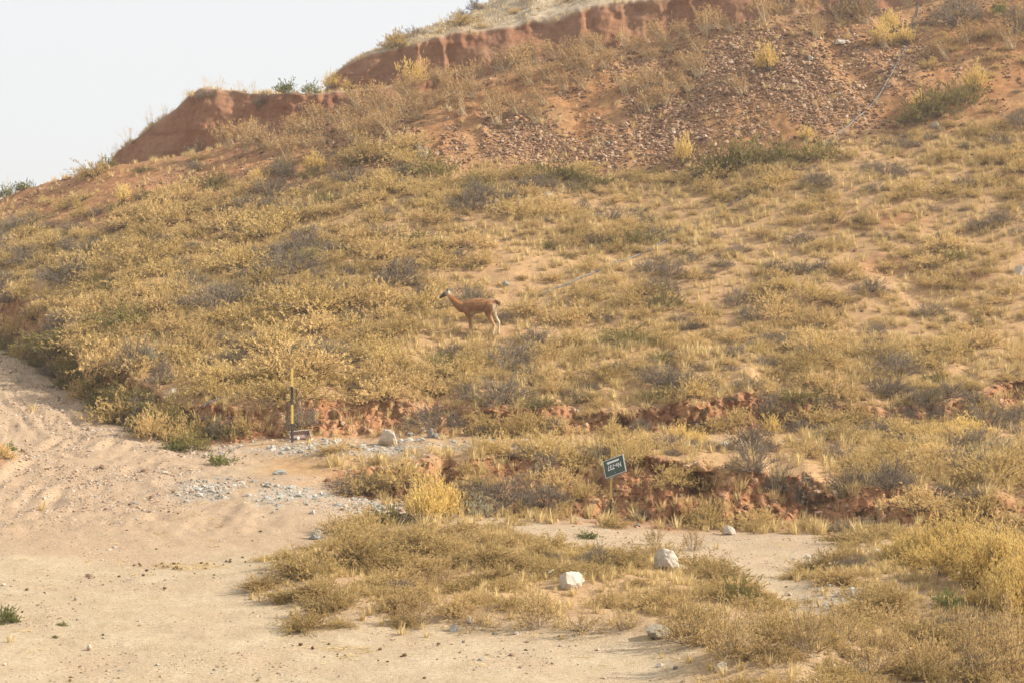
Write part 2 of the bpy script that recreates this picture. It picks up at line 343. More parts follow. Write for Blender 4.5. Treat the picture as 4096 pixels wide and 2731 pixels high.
M_CLOD = stone_material('earth_clod', [(.23, .10, .048), (.36, .172, .085), (.46, .26, .145), (.50, .36, .245)], 5, .8)
M_DUNG = stone_material('dung', [(.09, .055, .028), (.19, .125, .06), (.36, .26, .12)], 18, .5)

def plain(name, c, rough=.6, metal=0.0, wear=.3, scale=14):
    m, nt, out = newmat(name)
    b = N(nt, 'ShaderNodeBsdfPrincipled'); b.inputs['Roughness'].default_value = rough; b.inputs['Metallic'].default_value = metal
    tc = N(nt, 'ShaderNodeTexCoord'); n1 = noise(nt, scale, 6, tc.outputs['Object'], .7)
    cc = ramp(nt, n1, [(.3, tuple(x * (1 - wear) for x in c)), (.6, c), (.85, tuple(min(1, x * (1 + wear * .5) + .02) for x in c))])
    nt.links.new(cc, b.inputs['Base Color']); nt.links.new(b.outputs[0], out.inputs[0]); return m
M_YPAINT = plain('yellow_paint', (.58, .40, .095), wear=.3); M_BPAINT = plain('black_paint', (.045, .042, .038))
M_GREEN = plain('green_enamel', (.050, .075, .045), .5, wear=.25); M_WPAINT = plain('white_paint', (.74, .74, .72), .6, wear=.12)
M_ALU = plain('bare_metal', (.55, .55, .54), .5, .3); M_RUST = plain('rusty_metal', (.34, .23, .18), .8, wear=.5)
M_RIM = plain('weathered_rim', (.55, .47, .38), .7); M_HOSE = plain('hose_plastic', (.12, .12, .125), .5, wear=.2, scale=30)
M_ROD = plain('rusty_rod', (.42, .30, .20), .8, wear=.5, scale=6); M_RAG = plain('white_rag', (.70, .67, .66), .9)

# ------------------------------------------------------------------ mesh helpers
def mesh_np(name, verts, tris, mats, midx=None, tint=None, smooth=False):
    me = bpy.data.meshes.new(name); verts = np.asarray(verts, np.float32); tris = np.asarray(tris, np.int32)
    k = tris.shape[1]
    me.vertices.add(len(verts)); me.vertices.foreach_set('co', verts.ravel())
    me.loops.add(tris.size); me.loops.foreach_set('vertex_index', tris.ravel())
    me.polygons.add(len(tris)); me.polygons.foreach_set('loop_start', np.arange(0, tris.size, k, dtype=np.int32))
    try: me.polygons.foreach_set('loop_total', np.full(len(tris), k, np.int32))
    except Exception: pass
    for m in mats: me.materials.append(m)
    if midx is not None: me.polygons.foreach_set('material_index', np.asarray(midx, np.int32))
    me.polygons.foreach_set('use_smooth', np.full(len(tris), smooth))
    if tint is not None:
        a = me.attributes.new('tint', 'FLOAT', 'POINT'); a.data.foreach_set('value', np.asarray(tint, np.float32))
    me.update(calc_edges=True); return me
class MB:
    def __init__(s): s.v = []; s.t = []; s.n = 0; s.ti = []; s.m = []
    def add(s, v, t, tint, mi=0):
        v = np.asarray(v, float); s.v.append(v); s.t.append(np.asarray(t) + s.n); s.n += len(v)
        s.ti.append(np.broadcast_to(np.asarray(tint, float), (len(v),)).copy()); s.m.append(np.full(len(t), mi))
    def tube(s, pts, r, tint=.5, mi=0, sides=3, cap=False):
        pts = np.asarray(pts, float); n = len(pts); r = np.broadcast_to(np.asarray(r, float), (n,))
        d = np.gradient(pts, axis=0); d /= np.linalg.norm(d, axis=1, keepdims=True) + 1e-9
        ref = np.array([0, 0, 1.0]) if abs(d[0, 2]) < .9 else np.array([1.0, 0, 0])
        a = np.cross(d, ref); a /= np.linalg.norm(a, axis=1, keepdims=True) + 1e-9; b = np.cross(d, a)
        th = np.arange(sides) * 2 * math.pi / sides
        v = (pts[:, None, :] + r[:, None, None] * (np.cos(th)[None, :, None] * a[:, None, :] + np.sin(th)[None, :, None] * b[:, None, :])).reshape(-1, 3)
        t = []
        for i in range(n - 1):
            for j in range(sides):
                p, q = i * sides + j, i * sides + (j + 1) % sides
                t += [(p, q, q + sides), (p, q + sides, p + sides)]
        if cap:
            for j in range(1, sides - 1): t += [(0, j + 1, j), ((n - 1) * sides, (n - 1) * sides + j, (n - 1) * sides + j + 1)]
        s.add(v, t, tint, mi)
    def leaves(s, p, d, L, W, tint, mi=0, r=rng):
        p = np.asarray(p, float); n = len(p); d = d / (np.linalg.norm(d, axis=1, keepdims=True) + 1e-9)
        q = r.normal(size=(n, 3)); sd = np.cross(d, q); sd /= np.linalg.norm(sd, axis=1, keepdims=True) + 1e-9
        L = np.broadcast_to(L, (n,))[:, None]; W = np.broadcast_to(W, (n,))[:, None]
        up = np.cross(sd, d) * W * .35
        v = np.stack([p, p + d * L * .5 + sd * W + up, p + d * L, p + d * L * .5 - sd * W + up], 1).reshape(-1, 3)
        k = np.arange(n)[:, None] * 4
        t = np.concatenate([k + np.array([[0, 1, 2]]), k + np.array([[0, 2, 3]])])
        s.add(v, t, np.repeat(np.broadcast_to(tint, (n,)), 4), mi)
    def arrays(s): return np.concatenate(s.v), np.concatenate(s.t), np.concatenate(s.ti), np.concatenate(s.m)
    def mesh(s, name, mats, smooth=False):
        v, t, ti, m = s.arrays(); return mesh_np(name, v, t, mats, m, ti, smooth)

def link(name, me, parent=None, loc=None, rot=None, scale=None):
    o = bpy.data.objects.new(name, me); col.objects.link(o)
    if parent: o.parent = parent
    if loc is not None: o.location = loc
    if rot is not None: o.rotation_euler = rot
    if scale is not None: o.scale = scale
    return o
def tag(o, label=None, cat=None, group=None, kind=None):
    if label: o['label'] = label
    if cat: o['category'] = cat
    if group: o['group'] = group
    if kind: o['kind'] = kind
    return o

# ------------------------------------------------------------------ the setting: one continuous ground, split into the pieces one would name
nA = fbm(XB / 1.5, YB / 1.5, 91); nB = fbm(XB / .6, YB / .6, 92)
a_road = np.clip(road + .3 * nB * road * (1 - road), 0, 1) * (1 - .85 * moundS) * (1 - .75 * thickS)
pinkish = sstep(.1, .8, sstep(25, 31, YB) * road + .35 * nA) * .75 * road * (1 - sstep(1300, 1900, UU) * .6)
pinkish = np.maximum(pinkish, .9 * np.clip(redhump + lefthump, 0, 1) * (SS < 7))
a_red = np.clip((bank1 * 1.15 + bank2 * 1.0) * (.85 + .75 * nB) - .02, 0, 1)
a_red = np.maximum(a_red, np.clip(.55 * win(4.75, 5.0, .12) * sstep(1900, 2600, UU) * (1 + nB), 0, .8))
for (u0, v0, su, sv) in [(3540, 1050, 110, 40), (3870, 1110, 90, 26), (4000, 730, 110, 30), (60, 1250, 120, 90), (430, 1500, 80, 60), (3560, 880, 160, 40)]:
    a_red = np.maximum(a_red, .85 * np.exp(-(((UU - u0) / su) ** 2 + ((VB - v0) / sv) ** 2)) * (SS > 6.8) * (SS < 10))
a_red = np.maximum(a_red, .85 * win(9.62, 11, .14) * (1 - sstep(900, 1400, UU)) * np.clip(.8 + .5 * nA, 0, 1.2))
a_red = np.maximum(a_red, np.clip(1.5 * lefthump - .3, 0, .95) * (SS < 7))
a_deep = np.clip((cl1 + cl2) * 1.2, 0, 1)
a_scree = np.clip(scree_z * (.9 + .4 * nA), 0, 1)
a_grey = np.zeros_like(ZB)
for (u0, v0, su, sv) in [(1350, 1790, 420, 34), (1180, 1985, 200, 42), (1480, 2030, 170, 32), (1700, 1720, 160, 26), (1900, 1790, 260, 22), (3000, 1775, 170, 12), (820, 1960, 160, 40), (3420, 2420, 160, 60)]:
    a_grey = np.maximum(a_grey, .8 * np.exp(-(((UU - u0) / su) ** 2 + ((VB - v0) / sv) ** 2)) * (SS < 7))
a_grey *= np.clip(.7 + .9 * nB, 0, 1)

idx = np.arange(NR * NC).reshape(NR, NC)
quads = np.stack([idx[:-1, :-1], idx[:-1, 1:], idx[1:, 1:], idx[1:, :-1]], -1).reshape(-1, 4)
sf = ((SS[:-1, :-1] + SS[1:, 1:]) / 2).ravel(); uf = ((UU[:-1, :-1] + UU[1:, 1:]) / 2).ravel(); rf = ((road[:-1, :-1] + road[1:, 1:]) / 2).ravel()
cls = np.zeros(len(quads), int)                                  # 0 hillside
cls[(rf > .5) & (sf < 7.2)] = 1                                 # dirt road
cls[(sf >= 5) & (sf < 6) & (cls != 1)] = 2                     # lower bank
cls[(sf >= 6) & (sf < 7) & (cls != 1)] = 3                     # terrace
cls[(sf >= 7) & (sf < 8)] = 4                                  # upper bank
cls[(sf >= 10) & (sf < 11)] = 5                                # scree slope
cls[(sf >= 11) & (sf < 12)] = 6                                # bench track
cls[(sf >= 12) & (sf < 13) & (uf > 380) & (uf < 1680)] = 7    # near cliff
cls[(sf >= 14) & (sf < 15) & (uf > 1280)] = 8                  # far cliff
cls[(sf >= 13) & (cls == 0)] = 9; cls[(sf >= 12) & (sf < 13) & (cls == 0)] = 9
P = np.stack([X, Y, Z], -1).reshape(-1, 3)
setting = [('hillside', 'dry scrubby hillside of tan soil'), ('dirt_road', 'wide sandy dirt road running up round the hill'),
           ('earth_bank', 'red earth cut bank along the lower track'), ('terrace', 'old gravelly track on a ledge above the red bank'),
           ('earth_bank', 'red earth cut along the foot of the slope'), ('scree_slope', 'stony spoil slope below the upper bench'),
           ('bench_track', 'narrow bench cut below the cliffs'), ('cliff', 'shaded red earth cliff above the bench'),
           ('cliff', 'higher red earth cliff behind the first'), ('hilltop', 'pale grassy hilltop above the cliffs')]
a_top = np.clip(win(12.95, 14, .05) * .6 + win(14.98, 17, .05), 0, 1) * .9
ATT = dict(top=a_top, road=a_road, pink=pinkish, red=a_red, deep=a_deep, scree=a_scree, grey=a_grey)
for k, (nm, lab) in enumerate(setting):
    q = quads[cls == k]; used, inv = np.unique(q, return_inverse=True)
    me = mesh_np(nm, P[used], inv.reshape(-1, 4), [M_SOIL], smooth=True)
    for an, arr in ATT.items():
        a = me.attributes.new(an, 'FLOAT', 'POINT'); a.data.foreach_set('value', arr.reshape(-1)[used].astype(np.float32))
    o = link(nm, me); tag(o, label=lab, kind='structure')
# the wide plain beyond and behind, to the horizon
me = mesh_np('plain', [(-4000, -4000, -3.2), (4000, -4000, -3.2), (4000, 4000, -3.2), (-4000, 4000, -3.2)], [(0, 1, 2, 3)], [M_SOIL])
tag(link('plain', me), 'flat dry plain round the hill', kind='structure')

# ------------------------------------------------------------------ plant builders (unit size: radius or height 1)
def shrub(kind, seed, near=False):
    """returns (twigs MB, foliage MB) of one shrub growing from the origin"""
    r = np.random.default_rng(seed); tw, fo = MB(), MB()
    S = dict(dry=dict(n=84, up=.85, h=.90, arch=.25, br=6, lv=11, L=.075, W=.0125, f0=.22, lvl=1.0),
             olive=dict(n=76, up=.85, h=.90, arch=.34, br=6, lv=12, L=.070, W=.0115, f0=.2, lvl=1.0),
             grey=dict(n=90, up=.6, h=.8, arch=.12, br=7, lv=4, L=.07, W=.009, f0=.55, lvl=1.0),
             yellow=dict(n=86, up=1.35, h=1.35, arch=.05, br=6, lv=9, L=.10, W=.013, f0=.35, lvl=1.0),
             green=dict(n=50, up=.7, h=.8, arch=.30, br=6, lv=13, L=.075, W=.013, f0=.15, lvl=1.0),
             fresh=dict(n=40, up=.9, h=.85, arch=.2, br=6, lv=11, L=.085, W=.020, f0=.2, lvl=1.0),
             sage=dict(n=30, up=1.0, h=.95, arch=.1, br=4, lv=9, L=.08, W=.017, f0=.25, lvl=1.0),
             twiggy=dict(n=30, up=.9, h=.95, arch=.15, br=6, lv=5, L=.07, W=.014, f0=.40, lvl=1.0),
             weed=dict(n=16, up=1.5, h=1.5, arch=.05, br=5, lv=3, L=.06, W=.016, f0=.5, lvl=1.0))[kind]
    mul = 1.5 if near else 1
    n = int(S['n'] * (1.35 if near else 1)); lopx = r.normal(0, .12); lopy = r.normal(0, .12)
    lobes = r.normal(size=(4, 2)) * .35
    for i in range(n):
        az = r.uniform(0, 2 * math.pi); tilt = r.uniform(0, 1) ** .7
        ln = (1 - .45 * r.uniform()) * (1 + .18 * math.sin(2 * az + lobes[0, 0] * 9) + .12 * math.sin(3 * az + lobes[1, 0] * 9))
        d = np.array([math.cos(az) * tilt + lopx, math.sin(az) * tilt + lopy, S['up'] * (1.15 - tilt * .75)]); d /= np.linalg.norm(d)
        b0 = np.array([math.cos(az), math.sin(az), 0]) * .42 * math.sqrt(r.uniform()) * (.3 + .7 * tilt)
        m = 5 if near else 4; s = np.linspace(0, 1, m)[:, None]
        pts = b0 + d * s * ln * np.array([1, 1, S['h']]) + np.array([math.cos(az), math.sin(az), -.5]) * S['arch'] * s ** 2 * ln * (.4 + tilt)
        pts += np.cumsum(r.normal(0, .04, (m, 3)), 0) * (s > 0); pts[:, 2] = np.maximum(pts[:, 2], -.02 + .03 * s[:, 0])
        tw.tube(pts, np.linspace(.012, .0045, m) * (.5 if near and kind != 'twiggy' else .6 if near else .75), r.uniform(.1, .8), 0, 3)
        nb = int(S['br'] * (1.5 if near else 1)); lp = []; ld = []
        for j in range(nb):
            f = S['f0'] + (1 - S['f0']) * (j + r.uniform()) / nb; k = min(int(f * (m - 1)), m - 2); ff = f * (m - 1) - k
            p = pts[k] * (1 - ff) + pts[k + 1] * ff; ax = pts[k + 1] - pts[k]; ax /= np.linalg.norm(ax) + 1e-9
            bd = ax * .8 + r.normal(0, .55, 3) + np.array([0, 0, .25]); bd /= np.linalg.norm(bd); bl = r.uniform(.12, .30) * (1.15 - .5 * f)
            e = p + bd * bl + np.array([0, 0, -.05 * S['arch']])
            if kind in ('grey', 'twiggy') or near: tw.tube([p, (p + e) / 2 + r.normal(0, .012, 3), e], [.005, .004, .0025], r.uniform(.2, 1), 0, 3)
            q = int(S['lv'] * mul); tt = r.uniform(.1, 1.05, q)[:, None]
            lp.append(p + (e - p) * tt); ld.append(bd + r.normal(0, .5 if kind != 'yellow' else .28, (q, 3)) + np.array([0, 0, .15 if kind != 'yellow' else .6]))
        lp = np.concatenate(lp); ld = np.concatenate(ld); q = len(lp); sc = .72 if near else 1.0
        fo.leaves(lp, ld, S['L'] * sc * r.uniform(.6, 1.3, q), S['W'] * sc * r.uniform(.7, 1.3, q), np.clip(r.uniform(.1, .9) * .5 + .12 + r.uniform(0, .25, q), 0, 1), 0, r)
    return tw, fo
def stalk_plant(seed):
    """a fan of dead straight stalks with small brown heads"""
    r = np.random.default_rng(seed); tw, fo = MB(), MB(); lean = r.uniform(-.55, .1)
    for i in range(int(r.integers(26, 44))):
        d = np.array([lean + r.normal(0, .38), r.normal(-.1, .3), 1.0]); d /= np.linalg.norm(d); L = r.uniform(.55, 1.05)
        m = 4; s = np.linspace(0, 1, m)[:, None]; pts = r.normal(0, .09, 3) * np.array([1, 1, 0]) + d * L * s + np.array([lean * .2, 0, -.12]) * s ** 2 * L
        tw.tube(pts, np.linspace(.0075, .0045, m), r.uniform(.3, 1), 0, 3)
        for j in range(5):
            f = r.uniform(.45, 1); p = pts[0] * (1 - f) + pts[-1] * f; e = p + (d + r.normal(0, .5, 3)) * r.uniform(.06, .18)
            tw.tube([p, e], [.0035, .002], r.uniform(.3, 1), 0, 3)
            q = 4; fo.leaves(np.repeat(e[None], q, 0) + r.normal(0, .018, (q, 3)), r.normal(size=(q, 3)), .055, .020, r.uniform(.1, .9, q), 0, r)
    return tw, fo
def tuft(seed, n=26, L=1.0, spread=.55):
    r = np.random.default_rng(seed); m = MB()
    az = r.uniform(0, 2 * math.pi, n); tl = r.uniform(0, 1, n) ** .8 * spread
    d = np.stack([np.cos(az) * tl, np.sin(az) * tl, 1 - .3 * tl], 1); base = np.stack([np.cos(az), np.sin(az), 0 * az], 1) * (r.uniform(0, .22, n))[:, None]
    ln = L * r.uniform(.45, 1.05, n)[:, None]; sd = np.stack([-np.sin(az + 1), np.cos(az + 1), 0 * az], 1) * .022
    mid = base + d * ln * .6; tip = base + d * ln + np.stack([np.cos(az), np.sin(az), -.6 + 0 * az], 1) * .22 * ln * tl[:, None]
    v = np.stack([base - sd, base + sd, mid + sd * .8, mid - sd * .8, tip], 1).reshape(-1, 3); k = np.arange(n)[:, None] * 5
    t = np.concatenate([k + np.array([[0, 1, 2]]), k + np.array([[0, 2, 3]]), k + np.array([[3, 2, 4]])])
    m.add(v, t, np.repeat(r.uniform(.1, .9, n), 5)); return m
def rock_arrays(seed, sub=2, planes=14, rough=.06, flat=1.0):
    bm = bmesh.new(); bmesh.ops.create_icosphere(bm, subdivisions=sub, radius=1); v = np.array([x.co[:] for x in bm.verts]); t = np.array([[x.index for x in f.verts] for f in bm.faces]); bm.free()
    r = np.random.default_rng(seed); n = r.normal(size=(planes, 3)); n /= np.linalg.norm(n, axis=1, keepdims=True); h = r.uniform(.5, 1.0, planes)
    dot = v @ n.T; rad = np.where(dot > .05, h[None] / np.maximum(dot, .05), 9).min(1); rad = np.minimum(rad, 1.25)
    v = v * rad[:, None]; v += v * (rough * fbm(v[:, 0] * 2.2 + seed, v[:, 1] * 2.2 + v[:, 2] * 3.1, seed, 3))[:, None]
    v /= np.abs(v).max(0); v[:, 2] *= flat; return v, t
def rock_mesh(seed, mat, sub=2, **k):
    v, t = rock_arrays(seed, sub, **k); return mesh_np('rock', v, t, [mat])

# ------------------------------------------------------------------ scattering of what nobody could count (stuff): geometry-node copies on points
def scatter(name, protos, pos, rotz, scl, label, tilt=None, kind='stuff'):
    n = len(pos)
    if n == 0: return
    me = bpy.data.meshes.new(name); me.vertices.add(n); me.vertices.foreach_set('co', np.asarray(pos, np.float32).ravel())
    rot = np.zeros((n, 3), np.float32); rot[:, 2] = rotz
    if tilt is not None: rot[:, :2] = tilt
    scl = np.asarray(scl, np.float32); scl = np.repeat(scl[:, None], 3, 1) if scl.ndim == 1 else scl
    for an, tp, val in (('rot', 'FLOAT_VECTOR', rot), ('scl', 'FLOAT_VECTOR', scl)):
        a = me.attributes.new(an, tp, 'POINT'); a.data.foreach_set('vector', np.ascontiguousarray(val, np.float32).ravel())
    a = me.attributes.new('variant', 'INT', 'POINT'); a.data.foreach_set('value', rng.integers(0, len(protos), n).astype(np.int32))
    o = link(name, me); tag(o, label, kind=kind)
    nt = bpy.data.node_groups.new(name, 'GeometryNodeTree')
    nt.interface.new_socket('Geometry', in_out='INPUT', socket_type='NodeSocketGeometry'); nt.interface.new_socket('Geometry', in_out='OUTPUT', socket_type='NodeSocketGeometry')
    gi = nt.nodes.new('NodeGroupInput'); go = nt.nodes.new('NodeGroupOutput'); ip = nt.nodes.new('GeometryNodeInstanceOnPoints'); jn = nt.nodes.new('GeometryNodeJoinGeometry')
    for p in protos:
        po = bpy.data.objects.new(name + '_source', p); oi = nt.nodes.new('GeometryNodeObjectInfo'); oi.inputs['Object'].default_value = po; oi.inputs['As Instance'].default_value = False
        gt = nt.nodes.new('GeometryNodeGeometryToInstance'); nt.links.new(oi.outputs['Geometry'], gt.inputs[0]); nt.links.new(gt.outputs[0], jn.inputs[0])
    def na(nm, tp): x = nt.nodes.new('GeometryNodeInputNamedAttribute'); x.data_type = tp; x.inputs['Name'].default_value = nm; return x.outputs['Attribute']
    er = nt.nodes.new('FunctionNodeEulerToRotation')
    nt.links.new(gi.outputs[0], ip.inputs['Points']); nt.links.new(jn.outputs[0], ip.inputs['Instance']); ip.inputs['Pick Instance'].default_value = True
    nt.links.new(na('variant', 'INT'), ip.inputs['Instance Index']); nt.links.new(na('rot', 'FLOAT_VECTOR'), er.inputs[0]); nt.links.new(er.outputs[0], ip.inputs['Rotation'])
    nt.links.new(na('scl', 'FLOAT_VECTOR'), ip.inputs['Scale']); nt.links.new(ip.outputs[0], go.inputs[0])
    md = o.modifiers.new('scatter', 'NODES'); md.node_group = nt; return o

Xc = (X[:-1, :-1] + X[1:, 1:]) / 2
e1 = np.stack([X[:-1, 1:] - X[:-1, :-1], Y[:-1, 1:] - Y[:-1, :-1], Z[:-1, 1:] - Z[:-1, :-1]], -1); e2 = np.stack([X[1:, :-1] - X[:-1, :-1], Y[1:, :-1] - Y[:-1, :-1], Z[1:, :-1] - Z[:-1, :-1]], -1)
AREA = np.linalg.norm(np.cross(e1, e2), axis=-1)
INV = VIS[:-1, :-1] | VIS[1:, 1:]
def sample(density):
    """random ground points; density per square metre given on the terrain grid"""
    w = density[:-1, :-1] * AREA * INV; tot = w.sum(); n = int(tot)
    if n < 1: return np.zeros((0, 3)), np.zeros((0, 2), int)
    c = np.cumsum(w.ravel()); k = np.searchsorted(c, rng.uniform(0, c[-1], n)); i, j = np.unravel_index(k, w.shape)
    a = rng.uniform(size=n)[:, None]; b = rng.uniform(size=n)[:, None]
    p00 = P.reshape(NR, NC, 3)
    q = (p00[i, j] * (1 - a) + p00[i + 1, j] * a) * (1 - b) + (p00[i, j + 1] * (1 - a) + p00[i + 1, j + 1] * a) * b
    return q, np.stack([i, j], 1)
def thin(p, dist):
    """keep points no closer than dist (scalar or per point) to one kept before"""
    keep = []; cell = {}; cs = float(np.max(dist)); dist = np.broadcast_to(dist, (len(p),))
    for k in range(len(p)):
        ci = (int(p[k, 0] // cs), int(p[k, 1] // cs)); ok = True
        for a in (-1, 0, 1):
            for b in (-1, 0, 1):
                for m in cell.get((ci[0] + a, ci[1] + b), ()):
                    if (p[k, 0] - p[m, 0]) ** 2 + (p[k, 1] - p[m, 1]) ** 2 < (.5 * (dist[k] + dist[m])) ** 2: ok = False; break
                if not ok: break
            if not ok: break
        if ok: keep.append(k); cell.setdefault(ci, []).append(k)
    return np.array(keep, int)


# ------------------------------------------------------------------ ground cover: grass, gravel, scree
def G(u0, v0, su, sv): return np.exp(-(((UU - u0) / su) ** 2 + ((VB - v0) / sv) ** 2))
patch = fbm(XB / 2.6, YB / 2.6, 101); patch2 = fbm(XB / 6.0, YB / 6.0, 103)
bare = np.clip(G(1250, 880, 260, 45) + G(2950, 1180, 170, 60) + G(2300, 1330, 200, 60) + G(2950, 1500, 230, 50) + .8 * G(2650, 1050, 260, 60) + .8 * G(2450, 810, 300, 40)
               + .7 * G(3500, 1080, 160, 60) + .7 * G(3950, 1130, 160, 50) + .6 * G(1100, 1490, 160, 40) + .5 * G(3300, 700, 200, 60), 0, 1)
on_slope = win(8, 10, .08); strip = np.maximum(win(6.45, 6.98, .05) * (1 - sstep(2900, 3300, UU)), win(6.2, 6.98, .06) * (1 - sstep(2000, 2500, UU)))
tufts = [tuft(300 + k, 22 + 4 * (k % 3)).mesh('grass_tuft', [M_STRAW]) for k in range(6)]
gd = on_slope * (1 - .8 * win(9.62, 10.3, .12) * (1 - sstep(350, 800, UU))) * np.clip(15 + 9 * patch, 4, 30) * (1 - .6 * bare) + win(6, 7) * sstep(1050, 1350, UU) * np.clip(13 + 12 * patch, 2, 28) * (1 - a_grey) * (1 - .85 * strip) \
   + (bank1 + bank2) * 5 + (moundS + thickS) * (SS < 5.1) * np.clip(27 + 22 * patch, 6, 56) + scree_z * (.8 + 1.2 * (1 - sstep(700, 1500, UU)) + 1.6 * np.clip(patch, 0, 1)) \
   + win(15, 16.1) * 12 + win(13, 14) * 9 + win(11, 12) * 3 + .04 * road * (1 - moundS) + win(4.72, 5.05, .08) * sstep(1300, 2000, UU) * (6 + 14 * sstep(3000, 3400, UU))
p, ij = sample(gd); n = len(p)
near = p[:, 1] < 30
hl = SEG[ij[:, 0]] > 15
scatter('pale_grass', [tuft(330 + k, 24).mesh('grass_tuft', [M_PALE]) for k in range(3)], p[hl], rng.uniform(0, 6.3, hl.sum()), rng.uniform(.1, .24, hl.sum()), 'pale bleached grass on the hilltop', tilt=rng.normal(0, .15, (hl.sum(), 2)))
p = p[~hl]; n = len(p); near = p[:, 1] < 30
scatter('dry_grass', tufts, p, rng.uniform(0, 6.3, n), np.where(near, rng.uniform(.07, .2, n), rng.uniform(.12, .38, n)), 'short straw-coloured dry grass over the slope', tilt=rng.normal(0, .15, (n, 2)))

peb = [rock_mesh(400 + k, M_PEB, 1, planes=9, flat=.7) for k in range(5)]
gr_d = 30 * strip + road * (1 - moundS) * (np.where(YB < 24, 60, 60) + 80 * np.clip(pinkish * 1.3, 0, 1) * sstep(27, 31, YB) + 40 * a_grey) * np.clip(.55 + 1.5 * nA + .6 * nB, .03, 3) + thickS * 6 + on_slope * 1.0 + bare * on_slope * 5 + bank1 * 3 + 160 * G(2790, 2310, 90, 28)
p, ij = sample(gr_d); n = len(p)
scatter('gravel', peb, p, rng.uniform(0, 6.3, n), np.exp(rng.normal(math.log(.0088), .55, n)).clip(.004, .06) * np.where(p[:, 1] > 32, 1.5, 1), 'small loose gravel strewn over the dirt road', tilt=rng.normal(0, .4, (n, 2)))
gst = [rock_mesh(420 + k, M_GREYST, 1, planes=8, flat=.6) for k in range(5)]
p, ij = sample(np.clip(a_grey * 1.2, 0, 1) ** 1.4 * 110 * (SS < 7)); n = len(p)
scatter('grey_gravel', gst, p, rng.uniform(0, 6.3, n), np.exp(rng.normal(math.log(.032), .5, n)).clip(.012, .10), 'blue-grey broken rock spread along the old track', tilt=rng.normal(0, .5, (n, 2)))
rst = [rock_mesh(440 + k, M_REDST, 1, planes=9, flat=.75) for k in range(6)]
scr = scree_z * np.clip(G(3150, 430, 330, 190) + G(2560, 620, 260, 130) + .9 * G(2000, 560, 300, 90) + .8 * G(1560, 600, 180, 60) + .5 * G(3600, 300, 150, 160) + .6 * G(2900, 300, 420, 200) + .5 * G(2200, 480, 500, 120) + .12, 0, 1.0) * np.clip(.6 + .7 * patch + .9 * fbm((XB + .22 * YB) / 1.1, YB / 7.0, 107, 3), .06, 1.6)
scr = scr * 300 + on_slope * .35 + G(2620, 720, 170, 50) * 22 + G(2450, 800, 330, 40) * 3
p, ij = sample(scr); n = len(p)
scatter('scree_stones', rst, p, rng.uniform(0, 6.3, n), np.exp(rng.normal(math.log(.036), .5, n)).clip(.012, .15), 'loose brown scree stones covering the steep slope', tilt=rng.normal(0, .5, (n, 2)))

cld = [rock_mesh(460 + k, M_CLOD, 1, planes=9, flat=.8) for k in range(5)]
p, ij = sample((bank1 + bank2) * 45 + win(4.8, 5.05, .06) * sstep(1400, 1900, UU) * 20); n = len(p)
scatter('earth_clods', cld, p, rng.uniform(0, 6.3, n), np.exp(rng.normal(math.log(.034), .45, n)).clip(.012, .11), 'crumbled red earth clods on the cut banks', tilt=rng.normal(0, .5, (n, 2)))

# ------------------------------------------------------------------ shrubs
KIND = {'dry': ('dry_shrub', M_DRY, 'golden-brown dry shrub', 'shrub', 'golden-brown dry shrubs'),
        'olive': ('olive_shrub', M_OLIVE, 'feathery olive-gold shrub', 'shrub', 'feathery olive-gold shrubs'),
        'grey': ('grey_shrub', M_GREY, 'twiggy grey shrub', 'shrub', 'twiggy grey shrubs'),
        'yellow': ('yellow_shrub', M_YEL, 'bright yellow upright shrub', 'shrub', 'bright yellow shrubs'),
        'green': ('green_shrub', M_GRN, 'dull green shrub', 'shrub', 'dull green shrubs'),
        'fresh': ('leafy_bush', M_FRESH, 'fresh green leafy bush', 'bush', 'fresh green bushes'),
        'sage': ('sage_bush', M_SAGE, 'pale silvery bush', 'bush', 'pale silvery bushes'),
        'twiggy': ('twiggy_shrub', M_DRY, 'sparse twiggy shrub', 'shrub', 'sparse twiggy shrubs'),
        'weed': ('tall_weed', M_STRAW, 'thin wispy dead weed', 'weed', 'wispy weeds'),
        'stalk': ('stalk_plant', M_HEAD, 'fan of dead straw stalks', 'dead plant', 'dead stalk plants')}
PROTO = {}
def proto(kind, near, k):
    key = (kind, near, k)
    if key not in PROTO:
        tw, fo = stalk_plant(900 + k) if kind == 'stalk' else shrub(kind, 700 + 13 * k + 101 * list(KIND).index(kind), near)
        tm = M_PALE if kind in ('stalk', 'weed') else M_TWIG
        PROTO[key] = (tw.mesh('twigs', [tm]), fo.mesh('foliage', [KIND[kind][1]]), tw, fo, tm)
    return PROTO[key]
NV = {'dry': 7, 'olive': 7, 'grey': 5, 'yellow': 4, 'green': 4, 'fresh': 3, 'sage': 3, 'twiggy': 4, 'weed': 4, 'stalk': 7}
SHRUBS = []     # kind, position, radius, height factor
def put(kind, p, rad, hf=1.0, by_hand=False): SHRUBS.append((kind, np.asarray(p, float), rad, hf, by_hand))
def hand(kind, u, v, wpx, hpx, lift=0):
    """a shrub seen with its foot at bearing u, row v, so wide and so high in photo pixels"""
    p = pick(u, v - lift); s = p[1] / F; hh = {'yellow': 1.25, 'stalk': .95, 'weed': 1.35, 'sage': .9}.get(kind, .78)
    rad = wpx * s * .5 * .92; put(kind, p, rad, (hpx * s) / (hh * rad), True)
